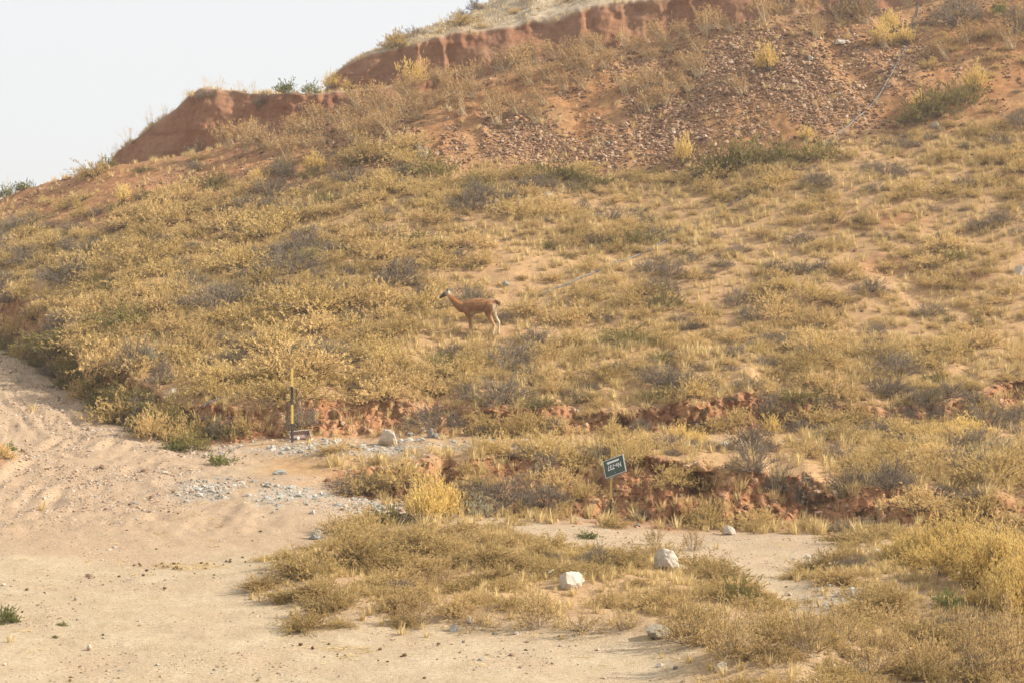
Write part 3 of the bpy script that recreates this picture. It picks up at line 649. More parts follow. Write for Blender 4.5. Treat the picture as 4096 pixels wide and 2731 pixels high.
for a in [('yellow', 1640, 352, 150, 115), ('yellow', 1325, 358, 110, 75), ('yellow', 1760, 2085, 200, 190), ('yellow', 1690, 2075, 120, 130), ('yellow', 3080, 285, 135, 120),
          ('yellow', 3520, 190, 110, 110), ('yellow', 2740, 660, 100, 125), ('yellow', 1260, 690, 110, 85), ('yellow', 495, 815, 90, 85), ('yellow', 1020, 740, 70, 70),
          ('yellow', 3760, 2235, 230, 160), ('yellow', 3640, 2230, 170, 110), ('yellow', 3900, 2280, 210, 170), ('yellow', 4030, 2330, 190, 190), ('yellow', 4090, 2470, 170, 230), ('yellow', 3960, 2400, 130, 120),
          ('yellow', 3890, 2425, 90, 85), ('yellow', 3700, 2260, 190, 130), ('yellow', 3840, 2230, 200, 170), ('yellow', 3560, 2240, 120, 70), ('yellow', 3780, 2300, 220, 150), ('yellow', 3900, 2350, 220, 160), ('yellow', 3980, 2330, 240, 210), ('yellow', 4070, 2420, 240, 240), ('yellow', 3660, 2280, 160, 100), ('yellow', 3990, 2440, 180, 150), ('yellow', 4000, 2280, 200, 160), ('yellow', 4080, 2370, 200, 200), ('yellow', 4040, 2480, 160, 170), ('yellow', 1720, 2095, 180, 170), ('yellow', 1800, 2085, 120, 140), ('yellow', 1640, 2060, 90, 90), ('yellow', 3860, 1745, 180, 85), ('yellow', 3760, 1760, 120, 60), ('yellow', 3090, 1740, 110, 90), ('yellow', 2720, 1765, 130, 75), ('yellow', 2800, 1775, 100, 55),
          ('yellow', 640, 1200, 70, 55), ('yellow', 3900, 370, 110, 110), ('yellow', 3680, 440, 90, 70), ('yellow', 3220, 560, 70, 60), ('yellow', 3620, 180, 110, 80), ('yellow', 1400, 360, 60, 40), ('yellow', 3560, 130, 90, 90),
          ('green', 2860, 705, 190, 135), ('green', 2930, 680, 160, 110), ('green', 3010, 660, 210, 140), ('green', 3130, 645, 170, 110), ('green', 3270, 640, 200, 125), ('green', 3720, 470, 220, 130), ('green', 3860, 420, 220, 120), ('green', 3640, 490, 140, 70),
          ('green', 2230, 720, 220, 90), ('green', 2390, 740, 180, 70), ('green', 1910, 760, 180, 70), ('green', 1440, 650, 100, 60), ('green', 430, 672, 80, 65), ('green', 2950, 2400, 230, 110), ('green', 1560, 2090, 220, 90),
          ('green', 560, 1640, 130, 90), ('green', 690, 1700, 200, 90), ('green', 760, 1790, 190, 90), ('green', 480, 1560, 150, 80), ('green', 350, 1470, 160, 100), ('green', 250, 1400, 150, 80), ('green', 160, 1380, 120, 60),
          ('fresh', 20, 775, 80, 55), ('fresh', 92, 755, 90, 45), ('fresh', 1150, 372, 110, 55), ('fresh', 1250, 374, 90, 55), ('fresh', 870, 1860, 130, 60), ('fresh', 15, 2490, 110, 75), ('fresh', 3790, 2430, 150, 85),
          ('fresh', 2350, 2150, 90, 35), ('fresh', 700, 1800, 110, 60), ('fresh', 4005, 60, 90, 60), ('olive', 20, 1830, 110, 60), ('fresh', 40, 1800, 60, 40), ('fresh', 250, 2500, 50, 22), ('fresh', 222, 2550, 40, 16),
          ('sage', 1925, 2070, 130, 100), ('sage', 2320, 215, 120, 80), ('sage', 2030, 285, 130, 50), ('sage', 2100, 262, 80, 70), ('sage', 2840, 122, 110, 30), ('sage', 790, 590, 150, 60), ('sage', 1690, 640, 80, 80), ('sage', 600, 1470, 90, 120), ('sage', 75, 1530, 40, 50),
          ('grey', 530, 1480, 170, 130), ('grey', 640, 1530, 130, 100), ('grey', 3080, 1665, 150, 110), ('grey', 3840, 90, 230, 120), ('grey', 4080, 130, 140, 130), ('grey', 2690, 1105, 130, 80), ('grey', 1580, 1085, 130, 60),
          ('grey', 1210, 1710, 140, 130), ('grey', 1050, 420, 70, 50), ('grey', 990, 560, 30, 60), ('grey', 3390, 60, 200, 90), ('grey', 3120, 40, 120, 70), ('grey', 3010, 1880, 180, 120), ('grey', 3110, 1930, 160, 110), ('grey', 3220, 2010, 150, 120),
          ('grey', 3400, 1960, 180, 110), ('grey', 3560, 1950, 180, 120), ('grey', 2400, 1830, 170, 90), ('grey', 2180, 1910, 150, 100), ('grey', 1900, 40, 60, 50), ('grey', 820, 390, 80, 40), ('grey', 3900, 2000, 120, 60), ('grey', 2560, 1730, 110, 70), ('grey', 2200, 1730, 130, 80),
          ('grey', 3700, 1620, 180, 80), ('grey', 3560, 1580, 150, 70), ('grey', 360, 1130, 120, 60), ('grey', 900, 1200, 140, 60), ('grey', 700, 1230, 160, 60), ('grey', 1130, 690, 120, 60), ('grey', 130, 900, 120, 60),
          ('grey', 4000, 900, 140, 70), ('grey', 3500, 1340, 110, 60), ('grey', 3720, 1260, 130, 60), ('grey', 3100, 1090, 110, 60), ('grey', 3290, 1080, 90, 50), ('grey', 2950, 1220, 130, 80), ('grey', 3150, 1400, 120, 50), ('grey', 2050, 1480, 140, 60),
          ('twiggy', 1650, 2500, 170, 110), ('twiggy', 1900, 2510, 210, 90), ('twiggy', 2150, 2510, 200, 150), ('twiggy', 2500, 2520, 180, 110), ('twiggy', 2760, 2570, 240, 170), ('twiggy', 2920, 2620, 240, 200), ('twiggy', 3230, 2600, 230, 200),
          ('twiggy', 3480, 2700, 240, 160), ('twiggy', 3900, 2720, 300, 260), ('twiggy', 4060, 2700, 260, 240), ('twiggy', 3700, 2700, 240, 190), ('twiggy', 3830, 2600, 200, 160), ('twiggy', 2770, 2200, 110, 90), ('twiggy', 1240, 2390, 60, 55), ('twiggy', 3100, 2560, 180, 130), ('twiggy', 2620, 2180, 90, 80),
          ('twiggy', 4020, 2600, 220, 170), ('twiggy', 3380, 2560, 200, 130), ('twiggy', 3580, 2610, 190, 140),
          ('weed', 455, 610, 60, 70), ('weed', 520, 570, 90, 80), ('weed', 600, 520, 80, 90), ('weed', 660, 470, 60, 60), ('weed', 740, 410, 60, 60), ('weed', 820, 352, 90, 60), ('weed', 880, 352, 80, 55), ('weed', 960, 368, 80, 50), ('weed', 1010, 372, 70, 60), ('weed', 410, 660, 60, 70),
          ('weed', 30, 770, 60, 80), ('weed', 1290, 360, 60, 90), ('weed', 1590, 180, 60, 45), ('weed', 1420, 250, 40, 30), ('weed', 2050, 255, 80, 110), ('weed', 2490, 190, 70, 110), ('weed', 3190, 55, 60, 50), ('weed', 2240, 230, 60, 60), ('weed', 470, 1660, 70, 110), ('weed', 930, 1080, 90, 60), ('weed', 900, 960, 80, 60),
          ('weed', 2265, 1220, 60, 60), ('weed', 2060, 1980, 40, 90), ('weed', 60, 2140, 60, 70), ('weed', 2580, 1400, 60, 70), ('weed', 3600, 2440, 120, 100), ('weed', 3660, 2460, 100, 100), ('weed', 1830, 60, 80, 40), ('weed', 1760, 95, 60, 35),
          ('olive', 1250, 2300, 260, 120), ('olive', 1450, 2250, 260, 130), ('olive', 1450, 2130, 250, 110), ('olive', 1700, 2200, 270, 120), ('olive', 1320, 2440, 230, 110), ('olive', 1950, 2250, 230, 90), ('olive', 2150, 2230, 150, 80), ('olive', 2480, 2260, 230, 90),
          ('olive', 3360, 2270, 190, 100), ('olive', 3560, 2440, 250, 120), ('olive', 2330, 1990, 150, 80), ('olive', 1460, 1960, 260, 90), ('olive', 2460, 2110, 130, 70), ('olive', 2060, 2100, 110, 60), ('olive', 2840, 2080, 150, 110), ('olive', 2750, 2090, 120, 90), ('olive', 1860, 1890, 100, 60),
          ('olive', 1950, 1960, 110, 90), ('olive', 1930, 1740, 180, 90), ('olive', 2140, 1720, 170, 80), ('olive', 2290, 1880, 190, 100), ('olive', 2520, 1850, 180, 100), ('olive', 2950, 1700, 140, 80), ('olive', 3250, 1700, 170, 80), ('olive', 3420, 1690, 190, 70), ('olive', 3950, 1640, 190, 60)]:
    hand(*a)
# big dark bushes crowd the shaded road cut round the bend
for i_, u0 in enumerate(range(0, 960, 38)):
    vb = float(np.interp(u0, [0, 250, 500, 700, 1000], [1375, 1545, 1700, 1790, 1745]))
    for dv in ((12,) if u0 < 170 else (12, 95) if u0 < 760 else (20,)):
        sz = float(np.interp(u0, [0, 500, 900], [105, 165, 150])) * rng.uniform(.75, 1.15)
        hand(str(rng.choice(['green', 'olive', 'grey', 'dry'], p=[.42, .26, .22, .10])), u0 + rng.uniform(-18, 18), vb - dv + rng.uniform(-15, 15), sz, sz * rng.uniform(.5, .72))
# dead stalk plants crowd the upper part of the spoil slope
sd = scree_z * (SS > 10.42) * sstep(950, 1300, UU) * (1 - .9 * sstep(2650, 2900, UU)) * np.clip(.7 + patch, .1, 1.4) * 1.8 + win(10.85, 11.3, .05) * .7 * sstep(700, 1000, UU)
p, ij = sample(sd); k = thin(p, .75)
for q in p[k]: put('stalk', q, rng.uniform(.75, 1.25), rng.uniform(.85, 1.25))
# the hillside scrub
left_s = 1 - sstep(1400, 2300, UU)
dd = on_slope * np.clip((.85 + .6 * left_s + .9 * patch + .3 * patch2), .15, 2.8) * (1 - .85 * bare) * 1.75
dd += win(6, 7) * sstep(1150, 1450, UU) * (1 - .92 * strip) * np.clip(1.5 + 1.3 * patch, .2, 3) * (1 - np.clip(a_grey * 1.5, 0, 1)) + bank2 * .8 * np.clip(.8 + patch, 0, 2) + bank1 * .6 * np.clip(.7 + patch, 0, 2)
dd += win(4.75, 5.05, .06) * sstep(3000, 3500, UU) * 1.6 + win(4.85, 5.05, .06) * sstep(1400, 1900, UU) * .8
dd += bank2 * (1 - sstep(700, 1050, UU)) * 3.0
dd *= 1 - .93 * win(9.62, 10.3, .12) * (1 - sstep(350, 800, UU))
dd += win(10, 10.35) * .9 * sstep(500, 800, UU) * (1 - sstep(1300, 2000, UU)) + win(10, 10.9) * .12 * (1 - sstep(500, 1100, UU)) + win(15, 16) * .14 + win(10, 10.9) * .5 * sstep(3500, 3800, UU)
p, ij = sample(dd * 1.6)
lefty = left_s[ij[:, 0], ij[:, 1]]; pv = patch[ij[:, 0], ij[:, 1]]
rad = np.exp(rng.normal(math.log(.31), .48, len(p))).clip(.1, .62) * (1 + .65 * lefty + .25 * np.clip(pv, 0, 1))
k = thin(p, rad * 1.0)
for q, r_, l_ in zip(p[k], rad[k], lefty[k]):
    kd = rng.choice(['dry', 'olive', 'grey', 'green'], p=[.38 - .15 * l_, .34 + .12 * l_, .23, .05 + .03 * l_]); put(kd, q, r_, rng.uniform(.85, 1.3))
# the mound and the thickets beside the track
md = (moundS * 5.2 * np.clip(.8 + .7 * patch, .1, 2) + thickS * 4.6 * np.clip(.85 + .7 * patch, .1, 2)) * (SS < 5.1)
p, ij = sample(md * 1.5); rad = np.exp(rng.normal(math.log(.26), .28, len(p))); k = thin(p, rad * 1.1)
for q, r_ in zip(p[k], rad[k]): put(rng.choice(['olive', 'dry', 'twiggy', 'grey'], p=[.60, .28, .08, .04]), q, r_, rng.uniform(.7, 1.1))

CLEAR = [(2385, 1745, 2505, 2075), (1130, 1470, 1250, 1775), (1495, 1690, 1620, 1790), (2585, 2180, 2730, 2290), (2230, 2260, 2350, 2360), (2560, 2460, 2710, 2560), (660, 1550, 730, 1590),
         (1740, 1120, 2010, 1318), (2870, 2100, 2960, 2150), (4040, 1060, 4096, 1110), (3330, 130, 3410, 185), (1640, 1690, 1780, 1760), (780, 1560, 1000, 1700), (1080, 1880, 1180, 1960)]
def blocks(s):
    if s[4]: return False
    u, v = proj(s[1]); w = s[2] * F / s[1][1]; h = w * s[3]
    return any(u + w * .8 > a and u - w * .8 < c and v > d - 25 and v - h < d - 4 for a, b, c, d in CLEAR)
SHRUBS = [s for s in SHRUBS if not blocks(s)]
SHRUBS = [s for s in SHRUBS if s[4] or not (3560 < proj(s[1])[0] < 4200 and 2170 < proj(s[1])[1] < 2500)]      # the yellow thicket leaves no room for others
def px_size(s): return s[2] * F / s[1][1]
order = sorted(range(len(SHRUBS)), key=lambda i: (-SHRUBS[i][4], -px_size(SHRUBS[i])))
count = {}; singles = []; mass = {}
for i in order:
    s = SHRUBS[i]; u, v = proj(s[1]); kd = s[0]
    if s[4] or (count.get(kd, 0) < 285 and 5 < u < 4090 and -20 < v < 2725): count[kd] = count.get(kd, 0) + 1; singles.append(i)
    else: mass.setdefault((kd, s[1][1] < 31), []).append(i)
LABELLED = []   # (object, look, kind word, u, v)
for i in singles:
    kd, p, rad, hf, hnd = SHRUBS[i]; near = p[1] < 31
    tw, fo = proto(kd, near, int(rng.integers(NV[kd])))[:2]
    o = bpy.data.objects.new(KIND[kd][0], None); col.objects.link(o); o.empty_display_size = .1
    o.location = (p[0], p[1], p[2] - .02); o.rotation_euler = (rng.normal(0, .05), rng.normal(0, .05), rng.uniform(-.5, .5) if kd == 'stalk' else rng.uniform(0, 6.283)); o.scale = (rad * rng.uniform(.92, 1.08), rad * rng.uniform(.92, 1.08), rad * hf)
    for nm, me in (('twigs', tw), ('foliage', fo)):
        c = bpy.data.objects.new(nm, me); col.objects.link(c); c.parent = o
    tag(o, cat=KIND[kd][3], group=KIND[kd][4]); u, v = proj(p)
    w = rad * 2 * F / p[1]; LABELLED.append((o, ('wide ' if w > 170 else 'small ' if w < 70 else '') + KIND[kd][2], kd, u, v - hf * rad * .4 * F / p[1]))
for (kd, near), ii in mass.items():
    pr = []
    for k in range(NV[kd]):
        tw, fo, = proto(kd, near, k)[2:4]; tm = proto(kd, near, k)[4]
        v1, t1, c1, _ = tw.arrays(); v2, t2, c2, _ = fo.arrays()
        pr.append(mesh_np('scrub', np.concatenate([v1, v2]), np.concatenate([t1, t2 + len(v1)]), [tm, KIND[kd][1]], np.concatenate([np.zeros(len(t1)), np.ones(len(t2))]), np.concatenate([c1, c2])))
    pos = np.array([SHRUBS[i][1] for i in ii]); rad = np.array([SHRUBS[i][2] for i in ii]); hf = np.array([SHRUBS[i][3] for i in ii])
    scatter('scrub_cover', pr, pos - np.array([0, 0, .02]), rng.uniform(0, 6.28, len(ii)), np.stack([rad, rad, rad * hf], 1), 'mass of low dry scrub farther up the slope')


# ------------------------------------------------------------------ stones one can tell apart
STONES = []
def stone(u, v, w, h, mat, look, seed=None, sub=3, flat=1.0, name='stone', cat='stone', lab=None, planes=13):
    p = pick(u, v); s = p[1] / F; seed = seed or int(1000 + u * 7 + v)
    me = rock_mesh(seed, mat, sub, planes=planes, rough=.095); sx = w * s * .5; sz = h * s * .68
    o = link(name, me, loc=(p[0], p[1] + sx * .2, p[2] + sz * .42), rot=(0, 0, random.uniform(-.5, .5)), scale=(sx, sx * .85, sz))
    tag(o, lab, cat, 'loose stones')
    if lab is None: LABELLED.append((o, look, name, u, v - h / 2))
    return o
for a in [(1557, 1780, 104, 70, M_PALEST, 'large rounded pale boulder sitting on grey rubble beside the striped post', 57), (2655, 2278, 124, 88, M_WHITE, 'large jagged white boulder on top of the brushy mound', 36),
          (2290, 2348, 110, 76, M_WHITE, 'cracked off-white boulder with rusty stain in the middle of the mound', 33), (2632, 2548, 126, 68, M_DARKST, 'dark grey wedge-shaped boulder at the front edge of the mound', 34),
          (690, 1578, 64, 32, M_WHITE, 'white stone lying on the bank above the road bend', 35), (2912, 2137, 62, 36, M_WHITE, 'white rock at the far side of the side track below the red hollow', 36),
          (3372, 176, 66, 22, M_WHITE, 'flat white slab lying near the top of the stony slope', 37), (3332, 146, 58, 34, M_REDST, 'dark reddish stone just above the flat white slab', 38), (4076, 1098, 42, 40, M_WHITE, 'white stone on bare red soil by the edge of the picture', 39),
          (2190, 803, 38, 36, M_PALEST, 'pinkish upright stone below the scree', 40), (1265, 2155, 62, 40, M_GREYST, 'grey jagged rock half hidden in shrubs at the road side of the mound', 41), (1120, 1897, 60, 24, M_GREYST, 'flat light grey stone on the red hump by the road', 42),
          (2882, 2685, 66, 40, M_PALEST, 'smooth tan stone lying alone in front of the twiggy shrubs', 43), (1813, 2522, 40, 36, M_GREYST, 'pointed grey stone at the edge of the road before the mound', 44), (2315, 2522, 44, 30, M_PALEST, 'small tan stone at the edge of the road before the mound', 45),
          (355, 2600, 27, 27, M_PALEST, 'lone blocky tan stone on the bare sand', 46), (1122, 932, 48, 28, M_REDST, 'reddish stone at the upper end of the bare patch', 47)]:
    big = a[2] > 80
    stone(*a[:5], None, seed=a[6], lab=a[5], name='boulder' if big else 'stone', cat='boulder' if big else 'stone', sub=4, planes=11)
for a in [(1880, 2487, 52, 26, M_WHITE, 'white stone'), (1990, 817, 30, 24, M_PALEST, 'pale stone'), (2322, 837, 36, 25, M_REDST, 'brown stone'), (3420, 1112, 22, 28, M_PALEST, 'pale upright stone'), (1720, 1748, 44, 40, M_GREYST, 'angular grey stone'),
          (1440, 1792, 52, 20, M_GREYST, 'angular grey stone'), (1398, 1787, 42, 22, M_GREYST, 'angular grey stone'), (1682, 1764, 44, 17, M_GREYST, 'angular grey stone'), (1742, 1752, 24, 24, M_GREYST, 'angular grey stone'), (1812, 1768, 26, 14, M_GREYST, 'angular grey stone'),
          (1642, 1744, 26, 18, M_GREYST, 'angular grey stone'), (1378, 1803, 32, 16, M_GREYST, 'angular grey stone'), (1170, 1952, 38, 22, M_GREYST, 'angular grey stone'), (1060, 1935, 34, 14, M_GREYST, 'angular grey stone'), (1110, 1945, 26, 12, M_GREYST, 'angular grey stone'),
          (1260, 1995, 30, 12, M_GREYST, 'angular grey stone'), (1020, 1925, 28, 10, M_GREYST, 'angular grey stone'), (1090, 1790, 26, 14, M_GREYST, 'angular grey stone'), (1150, 1800, 30, 16, M_GREYST, 'angular grey stone'), (1250, 1795, 34, 16, M_GREYST, 'angular grey stone'),
          (1300, 1800, 28, 16, M_GREYST, 'angular grey stone'), (1200, 1810, 26, 14, M_GREYST, 'angular grey stone'), (1600, 1770, 30, 18, M_GREYST, 'angular grey stone'), (1500, 1790, 26, 14, M_GREYST, 'angular grey stone'), (1690, 1725, 30, 20, M_GREYST, 'angular grey stone'),
          (300, 2400, 17, 15, M_GREYST, 'small grey stone'), (178, 1997, 21, 15, M_PALEST, 'small tan stone'), (662, 1895, 28, 15, M_PALEST, 'small tan stone'), (2210, 2655, 14, 10, M_DARKST, 'small dark stone'), (1855, 2568, 15, 10, M_DARKST, 'small dark stone'),
          (3322, 2120, 18, 14, M_WHITE, 'small white stone'), (3230, 2232, 32, 22, M_WHITE, 'white stone'), (3507, 2220, 44, 32, M_WHITE, 'white stone'), (2617, 2142, 28, 20, M_WHITE, 'white stone'), (3180, 2235, 20, 14, M_PALEST, 'pale stone'), (3745, 512, 42, 28, M_GREYST, 'grey stone'),
          (3770, 525, 34, 18, M_PALEST, 'pale stone'), (3210, 262, 32, 26, M_REDST, 'reddish stone'), (3245, 244, 26, 24, M_GREYST, 'grey stone'), (2435, 1478, 14, 10, M_WHITE, 'small white stone'), (3072, 1303, 19, 11, M_PALEST, 'pale stone'), (3440, 1402, 32, 11, M_PALEST, 'flat pale stone'),
          (1912, 948, 26, 16, M_PALEST, 'pale stone'), (2022, 1143, 34, 22, M_GREYST, 'grey stone'), (1566, 1187, 32, 20, M_GREYST, 'purplish grey stone'), (2780, 978, 28, 19, M_PALEST, 'pinkish stone'), (1545, 2485, 24, 14, M_PALEST, 'tan stone'), (1985, 2535, 34, 14, M_DARKST, 'brown stone'),
          (2065, 2535, 28, 14, M_PALEST, 'tan stone'), (2240, 2545, 20, 10, M_DARKST, 'dark stone'), (2390, 2600, 22, 10, M_PALEST, 'pale stone'), (2640, 2665, 36, 16, M_WHITE, 'white stone'), (2700, 2675, 28, 14, M_DARKST, 'brown stone'), (3440, 2690, 60, 30, M_WHITE, 'white stone'),
          (3010, 2635, 34, 20, M_PALEST, 'tan stone'), (3980, 2480, 50, 26, M_WHITE, 'white stone'), (2205, 2300, 34, 26, M_PALEST, 'pale stone'), (2180, 2250, 30, 16, M_WHITE, 'white stone'), (3380, 2420, 26, 16, M_GREYST, 'grey stone'), (3320, 2345, 22, 12, M_GREYST, 'grey stone'),
          (3090, 2310, 18, 10, M_PALEST, 'pale stone'), (3160, 2380, 22, 12, M_PALEST, 'pale stone'), (2550, 2105, 30, 18, M_DARKST, 'grey-brown stone'), (2205, 2070, 30, 22, M_GREYST, 'grey stone'), (2300, 2075, 24, 16, M_PALEST, 'pinkish stone'), (2190, 2090, 22, 14, M_DARKST, 'dark stone'),
          (430, 2685, 18, 12, M_PALEST, 'tan stone'), (632, 2660, 16, 10, M_PALEST, 'pale stone'), (20, 2660, 16, 14, M_PALEST, 'pale stone'), (380, 2310, 14, 12, M_PALEST, 'pale stone'), (15, 2340, 26, 10, M_PALEST, 'tan stone'), (880, 2165, 14, 8, M_PALEST, 'pale stone'), (120, 1410, 14, 10, M_WHITE, 'white stone'),
          (790, 1762, 20, 10, M_WHITE, 'white stone'), (820, 1820, 22, 14, M_WHITE, 'white stone'), (3660, 1745, 30, 10, M_WHITE, 'flat white stone'), (3710, 1742, 26, 8, M_WHITE, 'flat white stone'), (4040, 1810, 34, 26, M_WHITE, 'white stone'), (2900, 1300, 16, 10, M_REDST, 'reddish stone')]:
    stone(*a)
p, ij = sample(scree_z * np.clip(G(3150, 430, 330, 190) + G(2560, 640, 260, 120) + .6 * G(2000, 580, 300, 80) + .5 * G(1560, 600, 180, 60), 0, 1) * 1.1); k = thin(p, .5)[:110]
for q in p[k]:
    u, v = proj(q); w = rng.uniform(11, 19); mt, lk = [(M_REDST, 'brown scree stone'), (M_PALEST, 'pale scree stone'), (M_GREYST, 'grey scree stone')][int(rng.choice(3, p=[.6, .3, .1]))]
    if 10 < u < 4080 and 5 < v < 900: stone(u, v, w, w * rng.uniform(.6, .9), mt, lk, name='scree_stone', sub=2)

# ------------------------------------------------------------------ dung and straw on the road
D1 = [(903, 775), (945, 777), (935, 765), (1037, 800), (985, 810), (1092, 762), (1100, 783), (1130, 784), (1170, 765), (1200, 762), (1190, 785), (1165, 797), (1192, 798), (1220, 799), (1050, 780), (1352, 760), (1390, 762), (1440, 765), (1380, 796), (1520, 748), (1545, 751), (1550, 735),
      (1650, 750), (1630, 722), (965, 841), (800, 850), (1310, 828), (1440, 838), (1108, 930), (915, 608), (1050, 665), (1680, 775), (1750, 545), (1135, 415), (1195, 425), (1500, 770), (180, 940), (150, 1088), (370, 1252), (690, 1243), (2250, 990)]
D2 = [(285, 1340), (430, 1386), (275, 1413), (335, 1421), (60, 1322), (585, 1531), (680, 1305), (455, 1380)]
D3 = [(2020, 1310), (2180, 1389), (2270, 1372), (2210, 1303), (2320, 1382), (2100, 1332), (1730, 1550), (2290, 1400), (340, 1550), (470, 1550)]
dm = [rock_mesh(520 + k, M_DUNG, 2, planes=30, rough=.12, flat=.75) for k in range(4)]
for i, (zx, zy) in enumerate(D1 + D3 + D2):
    u, v = (zx * .5952, 1801 + zy * .5952) if i < len(D1) + len(D3) else (1350 + zx * .5952, 1801 + zy * .5952)
    p = pick(u, v); r_ = random.uniform(.013, .032); fl = 1.6 if i in (32, 33, len(D1) + len(D3) + 1) else 1.0
    o = link('dung_lump', dm[i % 4], loc=(p[0], p[1], p[2] + r_ * .55), rot=(0, 0, random.uniform(0, 6)), scale=(r_ * fl, r_, r_ * .9)); tag(o, None, 'dung', 'dung lumps on the road')
    LABELLED.append((o, 'dark brown dung lump', 'dung_lump', u, v))
def litter(seed):
    r = np.random.default_rng(seed); m = MB(); n = 14; az = r.uniform(0, 6.28, n)
    m.leaves(np.stack([r.normal(0, .5, n), r.normal(0, .5, n), r.uniform(.02, .12, n)], 1), np.stack([np.cos(az), np.sin(az), r.normal(0, .12, n)], 1), r.uniform(.5, 1.1, n), .03, r.uniform(.1, .9, n), 0, r); return m.mesh('straw', [M_STRAW])
ld = (70 * G(720, 2266, 110, 12) + 40 * G(820, 2265, 80, 10) + 60 * G(1400, 2615, 150, 22) + 25 * G(760, 2070, 90, 12) + 14 * G(700, 2140, 160, 25) + 14 * G(2700, 2640, 300, 50) + .8 + 8 * thickS + 7 * moundS) * (SS < 5)
ld += win(6, 7) * 4 * sstep(1000, 1300, UU) + on_slope * 2.5 + 6 * on_slope * bare + bank1 * 4
p, ij = sample(ld); n = len(p)
scatter('straw_litter', [litter(k) for k in range(4)], p + np.array([0, 0, .004]), rng.uniform(0, 6.3, n), rng.uniform(.05, .13, n) * np.where(p[:, 1] > 32, 1.5, 1), 'broken straw and chaff lying on the ground')

# ------------------------------------------------------------------ posts, sign, trough, hose
def bx(cx, cy, cz, sx, sy, sz, bev=.0):
    bm = bmesh.new(); bmesh.ops.create_cube(bm, size=1)
    for v in bm.verts: v.co = Vector((cx + v.co.x * sx, cy + v.co.y * sy, cz + v.co.z * sz))
    if bev: bmesh.ops.bevel(bm, geom=bm.edges[:], offset=bev, segments=2, affect='EDGES')
    return bm
def part(name, bm, mat, parent=None):
    me = bpy.data.meshes.new(name); bm.to_mesh(me); bm.free(); me.materials.append(mat); return link(name, me, parent)
def empty(name, loc, rot=(0, 0, 0)):
    o = bpy.data.objects.new(name, None); col.objects.link(o); o.location = loc; o.rotation_euler = rot; o.empty_display_size = .2; return o
# striped post
pp = pick(1169, 1768); s = pp[1] / F
post = tag(empty('marker_post', pp, (0, math.radians(-.3), math.radians(20))), 'yellow and black banded square post beside the grey rubble', 'post')
H = 294 * s; z0 = -.25
bands = [(-.25, 75 * s, M_BPAINT), (75 * s, 151 * s, M_YPAINT), (151 * s, 224 * s, M_BPAINT), (224 * s, H, M_YPAINT)]
for a, b, m in bands: part('band', bx(0, 0, (a + b) / 2, .054, .054, b - a, .004), m, post)
part('cap', bx(0, 0, H + .006, .056, .056, .012, .003), M_ALU, post)
rb = MB(); zr = 224 * s
rb.tube([(-.20, -.035, zr + .13), (-.02, -.036, zr + .012), (.0, -.036, zr), (.2, -.03, zr - .13)], [.009, .010, .010, .008], cap=True, sides=6)
rod = link('rod', rb.mesh('rod', [M_ROD]), loc=pp); tag(rod, 'thin weathered rod tied slantwise across the striped post', 'rod')
# rusty trough lying behind the post
tp = pick(1197, 1758); tp[1] += .16; s2 = tp[1] / F
tr = tag(empty('metal_trough', (tp[0], tp[1], ground_z(tp[0], tp[1]) + .02), (math.radians(14), math.radians(-5), math.radians(8))), 'rusty open metal trough lying at the foot of the striped post', 'trough')
w = 84 * s2
part('floor_plate', bx(0, 0, .012, w, .34, .012), M_RUST, tr)
part('back_side', bx(0, .165, .055, w, .012, .10), M_RUST, tr); part('front_side', bx(0, -.165, .03, w, .012, .05), M_RUST, tr)
part('end_side', bx(w / 2 - .006, 0, .045, .012, .32, .08), M_RIM, tr); part('end_side', bx(-w / 2 + .006, 0, .045, .012, .32, .08), M_RUST, tr)
part('rim', bx(0, .165, .112, w + .02, .03, .014, .003), M_RIM, tr)
rv, rt = rock_arrays(77, 2, 8, .35); rg = link('rag', mesh_np('rag', rv, rt, [M_RAG], smooth=True), loc=pick(1191, 1760) + np.array([.0, -.02, .05]), scale=(.045, .035, .05)); tag(rg, 'crumpled white scrap in front of the rusty trough', 'scrap')
# road sign, hung upside down on a leaning yellow post
sp = pick(2442, 2046); s = sp[1] / F
sg = tag(empty('road_sign', sp, (0, math.radians(1.2), 0)), 'green sign board with white arrow hung upside down on yellow pole', 'sign')
zt = (2046 - 1757) * s; zb = (2046 - 1995) * s
part('pole', bx(0, 0, (zt + zb) / 2, .044, .044, zt - zb, .004), M_YPAINT, sg)
part('pole_base', bx(0, 0, (zb - .25) / 2, .0445, .0445, zb + .25, .004), M_BPAINT, sg)
part('pole_sleeve', bx(0, 0, (2046 - 1907) * s, .050, .050, .07, .003), M_ALU, sg)
k = s / 4.1258
ax = Vector((325 * k, -150 * k, 145 * k)); az_ = Vector((-50 * k, 148 * k, 265 * k))      # board's long and short edges
W_, H_ = ax.length, az_.length; ex = ax.normalized(); ez = (az_ - ex * az_.dot(ex)).normalized(); ey = ez.cross(ex)
mat = Matrix((ex, ey, ez)).transposed().to_4x4()
cx = ((2340 + 464 / 4.1258) - 2442) * s; cz = (2046 - (1720 + 584 / 4.1258)) * s
mat.translation = Vector((cx, -.13, cz))
def spart(name, bm, m, parent):
    o = part(name, bm, m, parent); return o
bd = part('board', bx(0, 0, 0, W_, .012, H_), M_GREEN, sg); bd.matrix_local = mat
t_ = .014
for nm, b in (('frame', bx(0, -.002, H_ / 2 - t_ / 2, W_ + .004, .022, t_)), ('frame', bx(0, -.002, -H_ / 2 + t_ / 2, W_ + .004, .022, t_)), ('frame', bx(-W_ / 2 + t_ / 2, -.002, 0, t_, .0215, H_ - 2 * t_)), ('frame', bx(W_ / 2 - t_ / 2, -.002, 0, t_, .0215, H_ - 2 * t_))):
    part(nm, b, M_ALU, bd)
